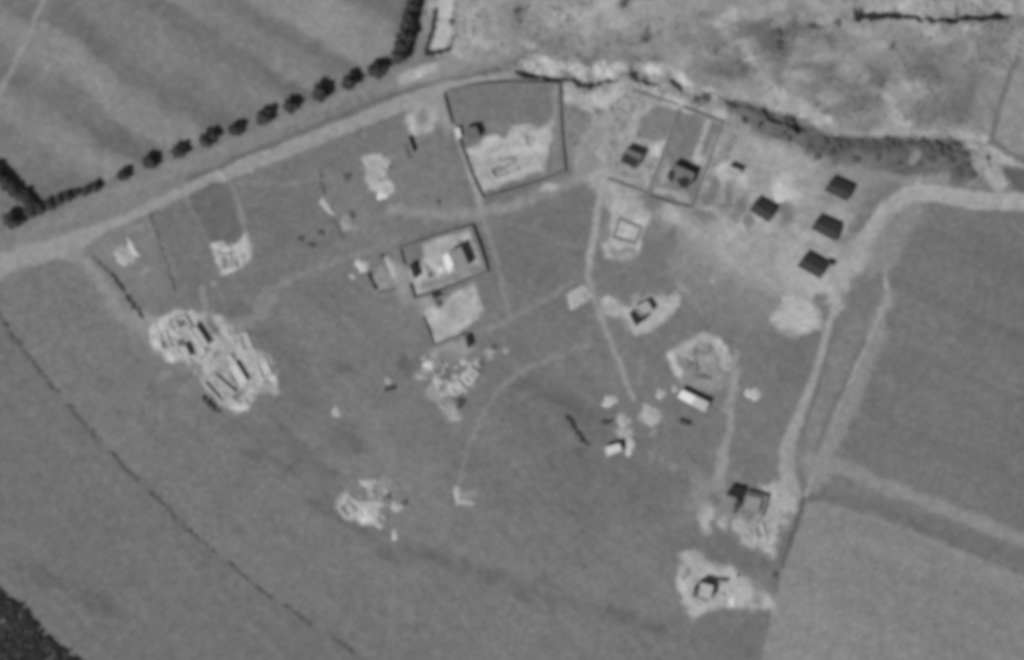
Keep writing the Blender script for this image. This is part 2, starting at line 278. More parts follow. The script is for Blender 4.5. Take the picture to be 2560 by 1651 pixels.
# --- big walled enclosure
P(115, [(1112,236),(1170,220),(1275,210),(1396,212),(1402,330),(1410,430),(1210,495),(1150,360)], 4, 'gardN')
P(169, [(1158,368),(1210,352),(1258,334),(1276,314),(1300,310),(1350,314),(1378,300),(1383,345),(1374,400),(1350,432),(1280,452),(1232,472),(1202,482),(1180,432)], 8, 'yardN')
B(178, 1230, 355, 30, 13, -15); B(182, 1310, 375, 40, 9, -12); LN(184, [(1230,390),(1320,368)], 9, 6, None, .7)
B(128, 1318, 350, 15, 10, 20); P(112, [(1223,422),(1284,398),(1288,408),(1250,425),(1240,446),(1230,447)], 7, None, .9); LN(150,[(1355,400),(1360,430)],14,8)
P(116, [(1235,466),(1350,428),(1372,438),(1340,456),(1240,490)], 8, None, .8); LN(126, [(1393,300),(1396,380),(1396,425)], 20, 8); LN(150, [(1386,215),(1388,280),(1375,310)], 8, 5, None, .8)
B(128,1240,315,14,8)
# --- ring by the road
B(158, 1056, 298, 33, 38, 0, .45); B(133, 1060, 298, 13, 16); B(172, 1036, 310, 12, 27, -10)
# --- central house
P(164, [(1003,628),(1100,595),(1172,575),(1210,676),(1110,716),(1040,738),(1026,706),(1022,670)], 6, 'yardC')
P(113, [(1004,628),(1052,610),(1062,640),(1054,660),(1030,668),(1010,662)], 7); LN(116, [(1060,715),(1140,690),(1205,668)], 14, 7, None, .8)
B(128, 1064, 667, 9, 11); B(118, 1077, 687, 10, 10)
P(150, [(985,655),(1010,665),(1030,700),(1034,750),(1060,790),(1090,760),(1120,735),(1060,740),(1010,760),(975,690)], 12, None, .8)
P(166, [(1062,790),(1092,770),(1120,745),(1190,715),(1212,775),(1200,800),(1160,825),(1130,845),(1088,862)], 7, 'yardC2')
B(178, 1085, 780, 22, 18); B(156,1132,792,12,14); B(158,1183,790,10,12); P(143, [(1085,872),(1165,840),(1180,880),(1150,905),(1100,900)], 10); 
P(140, [(925,690),(960,670),(985,700),(975,730),(940,730)], 9)
P(126, [(1050,900),(1120,880),(1200,900),(1160,1000),(1140,1060),(1110,1030),(1060,950)], 18)
LN(172, [(1130,978),(1168,948),(1188,912)], 26, 7); LN(150, [(1050,942),(1075,912),(1095,882)], 18, 8); LN(152, [(1095,955),(1090,990),(1110,1030)], 16, 8); B(108, 1112, 935, 12, 22, -20); B(106, 1135, 930, 20, 9, -40); B(150, 1088, 880, 16, 7, -20); B(150, 1085, 985, 12, 16, -30); B(152, 1131, 1040, 22, 18, 20); B(104, 1152, 1008, 19, 15)
B(146, 1228, 886, 17, 12); B(112, 1203, 872, 9, 16); B(118, 1150, 920, 26, 12, -35); B(138, 1105, 1010, 30, 10, 40)
# --- west rubble site
P(163, [(372,845),(395,800),(430,782),(475,788),(512,780),(560,785),(590,808),(600,842),(620,845),(640,882),(668,888),(692,950),(684,975),(640,990),(625,1030),(585,1032),(555,1010),(512,955),(500,918),(445,905),(400,880),(375,862)], 8, 'yardW')
P(142, [(330,780),(372,780),(400,800),(380,830),(350,820)], 14); P(138, [(585,800),(625,790),(660,770),(670,790),(610,840)], 16, None, .7)
B(186, 418, 822, 17, 24, -25); B(180, 384, 850, 9, 32, -8); B(184, 428, 888, 18, 20, 20); B(176, 500, 850, 26, 20, 30); B(172, 607, 858, 17, 26); B(176, 670, 935, 18, 42, -15); B(170, 470, 790, 40, 9, 5)
B(130, 409, 853, 10, 21, -20); B(132, 430, 805, 10, 7); B(112, 538, 818, 14, 27, -25, .7); B(128, 538, 888, 9, 12); B(128, 634, 862, 7, 20, -10); B(132,470,925,40,8,15)
B(116, 590, 990, 22, 10, -20); B(132, 664, 955, 14, 6, 40); P(112, [(390,905),(420,920),(450,960),(480,950),(500,980),(450,990),(400,940)], 14, None, .6); B(134, 412, 940, 14, 14); B(133, 465, 970, 16, 18)
# --- small patches
B(158, 310, 642, 26, 15, 30); B(120, 318, 618, 10, 16,-30); B(143, 360, 676, 8, 11, 20); B(135, 345, 575, 20, 12)
P(178, [(528,615),(552,602),(568,618),(582,614),(600,592),(616,590),(626,642),(620,656),(592,676),(562,686),(548,662)], 7, 'yardF')
B(128, 563, 656, 10, 15, 0, .6); B(126, 590, 660, 11, 7); B(112, 577, 606, 12, 9, -30); B(140, 545, 708, 9, 9); B(152,583,632,6,6)
P(167, [(898,402),(920,388),(952,376),(970,396),(972,414),(955,424),(962,438),(984,450),(990,475),(972,492),(952,500),(943,478),(930,482),(926,458),(904,446),(914,424)], 7, 'yardG')
B(140, 955, 448, 8, 6); B(126, 965, 540, 30, 10); B(150, 863, 560, 12, 12); B(138, 886, 562, 11, 9)
P(168, [(1530,545),(1560,520),(1620,525),(1615,570),(1600,610),(1590,640),(1555,658),(1520,640),(1510,610),(1525,590)], 10, 'yardK')
B(184, 1567, 578, 22, 17, 20, .4); B(132, 1570, 630, 24, 9, 10); B(136, 1545, 632, 9, 16, -30); B(128, 1512, 575, 10, 34, 10); LN(120, [(1690,575),(1672,650),(1665,690)], 9, 6, None, .6)
P(173, [(1418,735),(1438,722),(1462,712),(1478,740),(1452,765),(1430,780),(1422,760)], 5, 'yardL'); B(150, 1466, 735, 9, 14)
P(168, [(1500,760),(1525,738),(1545,752),(1562,765),(1575,760),(1600,752),(1650,735),(1690,730),(1700,760),(1680,790),(1650,805),(1615,830),(1595,836),(1570,820),(1560,795),(1530,795)], 8, 'yardM')
B(146, 1666, 757, 12, 10); B(150, 1590, 742, 8, 8); LN(132, [(1690,700),(1720,740),(1760,790)], 12, 8, None, .8); B(146,1705,720,18,10,40)
P(134, [(1690,890),(1740,850),(1800,860),(1830,920),(1820,980),(1760,1000),(1700,970)], 16)
LN(164, [(1682,888),(1720,862),(1758,845),(1790,860),(1806,880),(1819,915)], 27, 7, 'yardN2'); LN(178, [(1676,890),(1686,915),(1698,930)], 20, 6, 'yardN2'); B(176, 1800, 870, 13, 26, -30)
LN(110, [(1745,905),(1741,938),(1776,946)], 10, 6, None, .8); B(152, 1770, 902, 18, 9, 20); B(148, 1757, 962, 26, 9, 8); B(116, 1740, 872, 8, 12, 30); B(120, 1770, 878, 10, 8); B(114,1725,905,10,12)
P(166, [(1590,1042),(1620,1008),(1645,1018),(1656,1050),(1640,1066),(1610,1060)], 7); B(166, 1556, 1050, 11, 20); B(160, 1562, 1083, 20, 16, 20); B(138, 1634, 1078, 8, 8); B(136, 1624, 1145, 10, 9); B(134, 1658, 1152, 8, 8); B(134,1690,1168,10,8)
LN(126,[(1660,1060),(1675,1110)],12,8,None,.7); B(98,1447,1135,18,10); B(112,1530,1020,20,18,0,.9,None,.6); B(110,1700,1090,60,18,20,.9,None,.5)
P(172, [(1930,800),(1962,742),(2008,735),(2045,775),(2058,815),(2000,838),(1950,830)], 12, 'yardU'); P(154, [(2060,740),(2110,720),(2105,770),(2080,780)], 10); B(112, 2122, 735, 18, 14); B(118,2050,745,12,14)
P(140, [(1740,1180),(1800,1200),(1820,1240),(1840,1300),(1780,1300),(1720,1280)], 24, None, .7)
P(163, [(1900,1210),(1960,1210),(1990,1270),(1960,1320),(1940,1360),(1900,1380),(1862,1360),(1830,1320),(1850,1290),(1880,1310),(1910,1270)], 10, 'yardQ')
B(166, 1768, 1298, 15, 36, 10); B(158, 1810, 1310, 14, 16); B(172, 1903, 1335, 14, 24, 10); B(118, 1785, 1258, 16, 16); B(158, 1915, 1395, 22, 26); B(125, 1890, 1330, 6, 16); B(128, 1955, 1315, 9, 10); B(132,1970,1285,8,12)
P(110, [(1725,1345),(1800,1330),(1860,1365),(1890,1390),(1935,1400),(1960,1330),(1975,1340),(1950,1430),(1880,1432),(1790,1402),(1722,1375)], 10)
P(166, [(1698,1390),(1730,1378),(1780,1405),(1845,1425),(1880,1460),(1930,1480),(1935,1530),(1860,1520),(1800,1518),(1730,1545),(1705,1500)], 10, 'yardQ2')
P(114, [(1780,1530),(1830,1515),(1900,1540),(1900,1600),(1800,1580)], 14, None, .8); B(130,1722,1440,8,14); B(140,1890,1500,14,12); B(136,1900,1465,14,10)
P(168, [(838,1268),(858,1236),(876,1228),(884,1250),(905,1256),(930,1250),(958,1262),(950,1290),(942,1308),(922,1310),(898,1296),(870,1296),(848,1284)], 7, 'yardR')
B(192, 918, 1290, 17, 17, 40); B(128, 862, 1272, 10, 13, -40); B(120, 893, 1228, 24, 15, 15); B(146,960,1215,14,18,20); B(118, 966, 1276, 14, 12, 40); B(116, 976, 1240, 12, 9, 30); B(166, 988, 1266, 15, 10, -10); B(140,1170,1240,24,12,0,.9)

# ------------------------------------------------------------------ terrain grid
def axis(lo, hi, step):
    a = list(np.arange(lo, hi + 0.1, step)); d = step; out_l, out_h = [], []
    x0, x1 = a[0], a[-1]
    while d < 12000:
        d *= 1.75; x0 -= d; x1 += d; out_l.append(x0); out_h.append(x1)
    return np.array(out_l[::-1] + a + out_h)
STEP = 3.0
gx, gy = axis(-60, 2622, STEP), axis(-60, 1713, STEP)
PX, PY = np.meshgrid(gx, gy, indexing='xy'); ny, nx = PX.shape
fx, fy = PX.ravel(), PY.ravel()
WARP = {False: (fx + 2.6 * vnoise(fx, fy, 22, 21) + 1.4 * vnoise(fx, fy, 9, 22), fy + 2.6 * vnoise(fx, fy, 22, 23) + 1.4 * vnoise(fx, fy, 9, 24)),
        True: (fx + 7.5 * fbm(fx, fy, 40, 25) + 3.0 * vnoise(fx, fy, 12, 26), fy + 7.5 * fbm(fx, fy, 40, 27) + 3.0 * vnoise(fx, fy, 12, 28))}
tone = 115 + 4.0 * fbm(fx, fy, 320, 31) + 3.0 * fbm(fx, fy, 75, 33)
region = np.zeros(fx.shape, int); keys = list(R)
def box(pts, m):
    a = np.asarray([p[:2] for p in pts], float)
    return np.nonzero((fx > a[:, 0].min() - m) & (fx < a[:, 0].max() + m) & (fy > a[:, 1].min() - m) & (fy < a[:, 1].max() + m))[0]
STRAIGHT = {'fE', 'fSE', 'fFE', 'fSW', 'fNW', 'ftrack', 'etrack', 'etrack2', 'eroad', 'yardC', 'gardN'}
nw_mask = None; scrub_mask = None
for op in L:
    if op[0] == 'P':
        _, t, pts, soft, rk, a = op
        ix = box(pts, soft + 10)
        wx, wy = WARP[soft > 5 and rk not in STRAIGHT]
        al = a * (1 - sstep(-soft, soft, poly_sd(pts, wx[ix], wy[ix])))
    elif op[0] == 'L':
        _, t, pts, width, soft, rk, a = op
        mw = width or max(p[2] for p in pts); ix = box(pts, mw + soft + 10)
        wx, wy = WARP[soft > 6 and rk not in STRAIGHT]
        d, _, _, _, wd = line_d(pts, wx[ix], wy[ix])
        al = a * (1 - sstep(-soft, soft, d - (wd if width is None else width) / 2))
    elif op[0] == 'B':
        _, t, x, y, rx, ry, ro, soft, rk, a = op
        ix = box([(x, y)], max(rx, ry) * (1 + soft) + 12)
        wx, wy = WARP[True]
        c, s_ = math.cos(math.radians(ro)), math.sin(math.radians(ro)); dx, dy = wx[ix] - x, wy[ix] - y
        r = np.hypot((dx * c + dy * s_) / rx, (-dx * s_ + dy * c) / ry)
        al = a * (1 - sstep(1 - soft, 1 + soft, r))
    elif op[0] == 'STRIPES':
        q = -0.53 * fx + 0.848 * fy + 12 * fbm(fx, fy, 130, 41) + 6 * fbm(fx, fy, 34, 45, 2)
        knots = [(-2600,124),(-1400,116),(-900,128),(-620,108),(-480,106),(-462,118),(-440,142),(-345,143),(-325,112),(-300,107),(-280,122),(-255,128),(-225,126),(-212,108),(-180,109),(-166,124),(-120,125),(-70,118),(-45,110),(-14,109),(-2,126),(30,137),(80,132),(100,116),(135,109),(160,107),(172,126),(210,142),(245,136),(275,116),(320,106),(500,112),(900,124),(2000,114)]
        st = np.interp(q, [k[0] for k in knots], [k[1] for k in knots]); st = 119 + (st - 121) * (.60 + .42 * fbm(fx, fy, 240, 47, 2))
        fade = 2.5 * fbm(fx * .848 + fy * .53, q * 4, 160, 43) + 3.0 * fbm(fx, fy, 48, 49)
        tone = np.where(nw_mask > 0, tone * (1 - nw_mask) + (st + fade) * nw_mask, tone); continue
    elif op[0] == 'PLOUGH':
        qa = fx * .71 - fy * .70; ta = fx * .70 + fy * .71; qb = fx * -.40 + fy * .916; tb = fx * .916 + fy * .40
        m1 = sstep(-200, 200, fy - 700 - .0 * fx) * (1 - sstep(1900, 2050, fx)); m2 = sstep(1950, 2080, fx) * sstep(480, 560, fy)
        tone = tone + m1 * (2.2 * vnoise(qa * 14, ta, 260, 81) + 1.6 * vnoise(qa * 30, ta, 330, 82)) + m2 * (3.0 * vnoise(qb * 9, tb, 280, 83) + 2.0 * vnoise(qb * 24, tb, 330, 84)); continue
    elif op[0] == 'MOTTLE':
        n = 7 * fbm(fx, fy, 95, 51, 2) + 8.5 * fbm(fx * .9 + fy * .4, fy * 1.6 - fx * .5, 44, 55, 3) + 3.5 * vnoise(fx, fy, 11, 59)
        tone = tone + scrub_mask * n; continue
    tone[ix] = tone[ix] * (1 - al) + t * al
    if rk:
        k = keys.index(rk) + 1; region[ix[al > 0.5]] = k
        if rk in ('fNW', 'scrub'):
            m = np.zeros(fx.shape); m[ix] = al
            if rk == 'fNW': nw_mask = m
            else: scrub_mask = m
bright = sstep(128, 160, tone); roadm = np.isin(region, [keys.index(k) + 1 for k in ('road', 'eroad', 'etrack', 'gardI', 'gardI2', 'plot', 'p1', 'p3')])
tone = tone + bright * np.where(roadm, .25, 1.0) * (11.0 * fbm(fx, fy, 30, 73, 2) + 5 * vnoise(fx, fy, 13, 75))
tone = tone + 1.8 * vnoise(fx, fy, 17, 71) + 1.6 * vnoise(fx, fy, 8, 72) + 2.0 * fbm(fx, fy, 40, 77, 2)
albedo = lin(np.clip(tone, 30, 235)) / K
Z = height(fx, fy)
VX, VY = w(fx, fy)

# ------------------------------------------------------------------ materials
MATS = {}
def ground_material():
    m = bpy.data.materials.new('soil'); m.use_nodes = True; n = m.node_tree; b = n.nodes['Principled BSDF']
    at = n.nodes.new('ShaderNodeAttribute'); at.attribute_name = 'albedo'
    ge = n.nodes.new('ShaderNodeNewGeometry')
    mul = None
    for sc, amp in ((0.30, 0.11), (0.8, 0.19), (1.9, 0.24)):
        t = n.nodes.new('ShaderNodeTexNoise'); t.inputs['Scale'].default_value = sc; t.inputs['Detail'].default_value = 4
        n.links.new(ge.outputs['Position'], t.inputs['Vector'])
        r = n.nodes.new('ShaderNodeMapRange'); r.inputs[1].default_value = .3; r.inputs[2].default_value = .7
        r.inputs[3].default_value = 1 - amp; r.inputs[4].default_value = 1 + amp
        n.links.new(t.outputs[0], r.inputs[0])
        k = n.nodes.new('ShaderNodeMath'); k.operation = 'MULTIPLY'
        n.links.new(r.outputs[0], k.inputs[0]); n.links.new((mul or at).outputs['Fac' if mul is None else 0], k.inputs[1]); mul = k
    n.links.new(mul.outputs[0], b.inputs['Base Color'])
    b.inputs['Roughness'].default_value = 1; b.inputs['Specular IOR Level'].default_value = 0
    return m
SOIL = ground_material()
def mat(name, t, var=0.12, scale=1.5, rough=0.95, raw=False):
    key = (name, t, var)
    if key in MATS: return MATS[key]
    m = bpy.data.materials.new(name); m.use_nodes = True; n = m.node_tree; b = n.nodes['Principled BSDF']
    base = t if raw else float(lin(t)) / K
    ge = n.nodes.new('ShaderNodeNewGeometry'); tx = n.nodes.new('ShaderNodeTexNoise'); tx.inputs['Scale'].default_value = scale; tx.inputs['Detail'].default_value = 5
    r = n.nodes.new('ShaderNodeMapRange'); r.inputs[1].default_value = .3; r.inputs[2].default_value = .7
    r.inputs[3].default_value = base * (1 - var); r.inputs[4].default_value = base * (1 + var)
    n.links.new(ge.outputs['Position'], tx.inputs['Vector']); n.links.new(tx.outputs[0], r.inputs[0]); n.links.new(r.outputs[0], b.inputs['Base Color'])
    b.inputs['Roughness'].default_value = rough; b.inputs['Specular IOR Level'].default_value = 0.1
    MATS[key] = m; return m

# ------------------------------------------------------------------ mesh helpers
def npmesh(name, verts, quads, material, smooth=False):
    me = bpy.data.meshes.new(name); verts = np.ascontiguousarray(verts, dtype=np.float32); quads = np.ascontiguousarray(quads, dtype=np.int32)
    nv, nf, k = len(verts), len(quads), quads.shape[1]
    me.vertices.add(nv); me.vertices.foreach_set('co', verts.ravel())
    me.loops.add(nf * k); me.loops.foreach_set('vertex_index', quads.ravel())
    me.polygons.add(nf); me.polygons.foreach_set('loop_start', np.arange(0, nf * k, k, dtype=np.int32)); me.polygons.foreach_set('loop_total', np.full(nf, k, dtype=np.int32))
    me.polygons.foreach_set('use_smooth', np.full(nf, smooth, dtype=bool))
    me.update(calc_edges=True); me.materials.append(material); return me
def pymesh(name, v, f, material, smooth=False):
    me = bpy.data.meshes.new(name); me.from_pydata(v, [], f); me.materials.append(material)
    if smooth: me.polygons.foreach_set('use_smooth', [True] * len(me.polygons))
    me.update(); return me
def obj(name, me, parent=None, loc=(0, 0, 0)):
    o = bpy.data.objects.new(name, me); COL.objects.link(o); o.location = loc
    if parent: o.parent = parent
    return o
def tag(o, label, cat, group=None, kind=None):
    o['label'] = label
    if cat: o['category'] = cat
    if group: o['group'] = group
    if kind: o['kind'] = kind
    return o
def thing(name, label, cat, loc, group=None, rz=0):
    o = obj(name, None, None, loc); o.rotation_euler.z = rz; return tag(o, label, cat, group)
def prism(q0, z0, z1, q1=None):
    """vertical prism between polygon q0 at z0 (list or number) and q1 at z1"""
    q1 = q1 or q0; n = len(q0)
    za = z0 if isinstance(z0, (list, tuple)) else [z0] * n; zb = z1 if isinstance(z1, (list, tuple)) else [z1] * n
    v = [(x, y, z) for (x, y), z in zip(q0, za)] + [(x, y, z) for (x, y), z in zip(q1, zb)]
    f = [tuple(range(n - 1, -1, -1)), tuple(range(n, 2 * n))] + [(i, (i + 1) % n, n + (i + 1) % n, n + i) for i in range(n)]
    return v, f
def offset_poly(q, d):
    n = len(q); out = []
    for i in range(n):
        p, a, b = Vector(q[i]), Vector(q[i - 1]), Vector(q[(i + 1) % n])
        e1, e2 = (p - a).normalized(), (b - p).normalized()
        n1, n2 = Vector((e1.y, -e1.x)), Vector((e2.y, -e2.x)); m = (n1 + n2).normalized()
        out.append(tuple(p + m * d / max(0.3, m.dot(n1))))
    return out

# ------------------------------------------------------------------ ground and its sheets
ii, jj = np.meshgrid(np.arange(nx - 1), np.arange(ny - 1), indexing='xy')
v00 = (jj * nx + ii).ravel(); quads = np.stack([v00 + nx, v00 + nx + 1, v00 + 1, v00], axis=1)
def sheet(name, q, dz):
    u, inv = np.unique(q, return_inverse=True)
    me = npmesh(name, np.stack([VX[u], VY[u], Z[u] + dz], axis=1), inv.reshape(q.shape), SOIL, True)
    a = me.attributes.new('albedo', 'FLOAT', 'POINT'); a.data.foreach_set('value', albedo[u].astype(np.float32))
    return obj(name, me)
tag(sheet('ground', quads, 0.0), 'dry grassy plain stretching under the whole settlement', 'ground', kind='structure')
qreg = region[quads]; same = (qreg == qreg[:, :1]).all(axis=1)
for k, key in enumerate(keys):
    sel = same & (qreg[:, 0] == k + 1)
    if sel.sum() < 4: continue
    name, label, cat = R[key]
    tag(sheet(name, quads[sel], 0.012), label, cat, kind='structure')

# ------------------------------------------------------------------ vegetation
LEAF = mat('leaf', 0.066, .35, 2.2, .9, raw=True); LEAF3 = mat('dry_scrub', 0.15, .3, 2.2, .9, raw=True); LEAF2 = mat('scrub_leaf', 0.125, .35, 2.2, .9, raw=True); BARK = mat('bark', 60, .2, 4)
def leaf_cloud(centres, radii, per, size, seed, flat=1.0):
    r = np.random.default_rng(seed); V = []
    for c, rad in zip(centres, radii):
        d = r.normal(size=(per, 3)); d /= np.linalg.norm(d, axis=1)[:, None]
        p = np.array(c) + d * (rad * r.random(per) ** .45)[:, None] * np.array([1, 1, flat])
        n = d * .7 + r.normal(size=(per, 3)) * .6 + np.array([0, 0, .5]); n /= np.linalg.norm(n, axis=1)[:, None]
        t = np.cross(n, r.normal(size=(per, 3))); t /= np.linalg.norm(t, axis=1)[:, None] + 1e-9; b = np.cross(n, t)
        s = (size * (.6 + .8 * r.random(per)))[:, None]
        V.append(np.stack([p - t * s - b * s * .5, p + t * s * .2 - b * s * .7, p + t * s + b * s * .4, p - t * s * .1 + b * s * .7], axis=1))
    V = np.concatenate(V).reshape(-1, 3)
    return V, np.arange(len(V)).reshape(-1, 4)
def tube(p0, p1, r0, r1, n=7):
    a, b = Vector(p0), Vector(p1); d = (b - a).normalized(); u = d.orthogonal().normalized(); q = d.cross(u); v = []
    for p, r in ((a, r0), (b, r1)):
        v += [tuple(p + (u * math.cos(2 * math.pi * k / n) + q * math.sin(2 * math.pi * k / n)) * r) for k in range(n)]
    return v, [(k, (k + 1) % n, n + (k + 1) % n, n + k) for k in range(n)] + [tuple(range(n, 2 * n))]
def merge(parts):
    V, F = [], []
    for v, f in parts:
        o = len(V); V += v; F += [tuple(i + o for i in q) for q in f]
    return V, F
def tree_meshes(seed):
    r = random.Random(seed); C, Rr, limbs = [], [], []
    limbs.append(tube((0, 0, -.3), (r.uniform(-.15, .15), r.uniform(-.15, .15), 1.9), .26, .17))
    for k in range(9):
        a = k * 2.4 + r.random(); rad = r.uniform(.9, 2.0) if k else .2; z = r.uniform(2.1, 3.8) if k else 4.2
        c = (rad * math.cos(a), rad * math.sin(a), z); C.append(c); Rr.append(r.uniform(.85, 1.35)); limbs.append(tube((0, 0, 1.7), (c[0] * .8, c[1] * .8, c[2] - .2), .11, .04, 5))
    V, F = leaf_cloud(C, Rr, 170, .30, seed)
    t = pymesh('trunk', *merge(limbs), BARK)
    return t, npmesh('crown', V, F, LEAF)
TREES = [tree_meshes(100 + k) for k in range(5)]
def shrub_meshes(seed):
    r = random.Random(seed); C, Rr, st = [], [], []
    for k in range(5):
        a = k * 1.3 + r.random(); rad = r.uniform(.2, .75); c = (rad * math.cos(a), rad * math.sin(a), r.uniform(.35, .75)); C.append(c); Rr.append(r.uniform(.35, .55))
        st.append(tube((0, 0, -.15), c, .04, .015, 5))
    V, F = leaf_cloud(C, Rr, 50, .16, seed); return pymesh('stem', *merge(st), BARK), npmesh('foliage', V, F, LEAF2)
SHRUBS = [shrub_meshes(200 + k) for k in range(4)]
tcount = 0
def tree(px, py, r_px, label, group, hs=1.0):
    global tcount
    T = TREES[tcount % 5]; tcount += 1; s = r_px * S / 2.62
    o = thing('tree', label, 'tree', (*w(px, py), gz(px, py) - .05), group, random.uniform(0, 6.28)); o.scale = (s, s, s * hs)
    obj('trunk', T[0], o); obj('crown', T[1], o); return o
scount = 0
def shrub(px, py, r_px, label, group=None, hs=1.0):
    global scount
    T = SHRUBS[scount % 4]; scount += 1; s = r_px * S / 1.05
    o = thing('shrub', label, 'shrub', (*w(px, py), gz(px, py) - .03), group, random.uniform(0, 6.28)); o.scale = (s, s, s * hs)
    obj('stem', T[0], o); obj('foliage', T[1], o); return o
def hedge(pts, width, h, label, dark=False, gap=0.0):
    r = random.Random(len(label) * 31 + int(pts[0][0])); C, Rr = [], []
    O = w(*pts[0]); rad = width * S / 2
    for (a, b) in zip(pts[:-1], pts[1:]):
        n = max(1, int(math.hypot(b[0] - a[0], b[1] - a[1]) * S / (rad * .7)))
        for k in range(n):
            if r.random() < gap: continue
            t = (k + r.random() * .9) / n; px, py = a[0] + (b[0] - a[0]) * t + r.gauss(0, width * .2), a[1] + (b[1] - a[1]) * t + r.gauss(0, width * .2)
            x, y = w(px, py); C.append((x - O[0], y - O[1], gz(px, py) + h * r.uniform(.4, .62) * (1 if dark else .75))); Rr.append(rad * r.uniform(.6, 1.15))
    per = int(min(160, 40 + 42 * rad)) if dark else 15
    V, F = leaf_cloud(C, Rr, per, max(.11, min(.3, rad * .24)), len(label), min(1.2, h / (2 * rad)) * (1 if dark else .7))
    return tag(obj('hedge', npmesh('hedge', V, F, LEAF if dark else LEAF3), None, (O[0], O[1], 0)), label, 'hedge')

ORD = ['first', 'second', 'third', 'fourth', 'fifth', 'sixth', 'seventh', 'eighth', 'ninth', 'tenth', 'eleventh', 'twelfth']
row = [(314,435,19),(381,402,21),(453,374,21),(520,348,23),(538,335,19),(594,322,22),(665,290,24),(732,261,23),(806,229,25),(879,201,24),(946,174,23)]
for k, (x, y, r_) in enumerate(row):
    tree(x - 5, y + 5, r_ * random.uniform(.84, 1.0), '%s round dark tree from the left in the spaced roadside row' % ORD[k], 'spaced trees along the road', .85)
for k, (x, y, r_) in enumerate([(1002,139,23),(1009,113,22),(1016,88,22),(1022,64,21),(1028,40,21),(1034,14,20),(1040,-14,20)]):
    tree(x - 4, y + 4, r_ * .95, '%s tree upwards in the dense dark belt at the end of the roadside row' % ORD[k], 'dense tree belt at the top')
for k, (x, y, r_) in enumerate([(35,551,25),(82,529,18),(106,520,17),(130,510,17),(152,499,15),(174,490,15),(196,480,10),(220,474,14),(243,465,15)]):
    tree(x - 3, y + 3, r_ * .95, '%s tree from the left edge in the merged low end of the roadside row' % ORD[k], 'merged trees at the left end of the road row', .8)
for k, (x, y, r_) in enumerate([(-15,424,22),(4,441,22),(22,458,20),(40,473,19),(58,488,18),(74,504,17)]):
    tree(x - 3, y + 3, r_, '%s tree downwards in the dark slanting row at the left edge' % ORD[k], 'slanting tree row at the left edge', .8)

# dense thicket in the lower left corner
r = np.random.default_rng(5); tp = [(-220,1340),(-60,1420),(0,1468),(30,1492),(60,1508),(92,1545),(125,1582),(150,1606),(206,1652),(300,1740),(300,1900),(-220,1900)]
cx, cy = r.uniform(-220, 300, 9000), r.uniform(1340, 1900, 9000); keep = poly_sd(tp, cx, cy) < -6 + 5 * vnoise(cx, cy, 30, 91)
cx, cy = cx[keep], cy[keep]; X, Y = w(cx, cy); zz = height(cx, cy) + r.uniform(.6, 1.1, len(cx)) * sstep(2, -30, poly_sd(tp, cx, cy)) + .35
V, F = leaf_cloud(list(zip(X, Y, zz)), r.uniform(.6, 1.0, len(cx)), 24, .24, 6, .6)
tag(obj('thicket', npmesh('thicket', V, F, LEAF)), 'dark dense thicket filling the lower left corner', 'thicket', kind='stuff')

# scrub belt shrubs
belt = [(2060,352,17),(2088,358,22),(2078,378,15),(2118,358,13),(2150,356,12),(2185,356,14),(2222,358,21),(2240,366,16),(2275,360,14),(2305,362,20),(2342,372,26),(2368,380,20),(2392,366,17),(2412,388,14),(2330,398,13),(2378,402,15),(2250,408,12),(2196,392,12),(2140,398,13),(2044,392,13),(2024,366,12),(2396,424,15),(2418,414,12),(2300,410,10)]
for (x, y, r_) in belt: shrub(x - 2, y + 2, r_ * .9, 'low dark shrub in the vegetated belt behind the eastern houses', 'shrubs in the belt behind the eastern houses', .55)
for (x, y, r_) in [(1834,258,9),(1870,268,8),(1862,300,10),(1900,312,10),(1930,290,11),(1915,272,9),(1965,295,10),(1980,302,11),(1880,275,8),(1960,335,8),(1975,345,8)]:
    shrub(x - 2, y + 2, r_ * .85, 'small shrub along the gully edge right of the twin walled plots', 'shrubs along the gully edge')
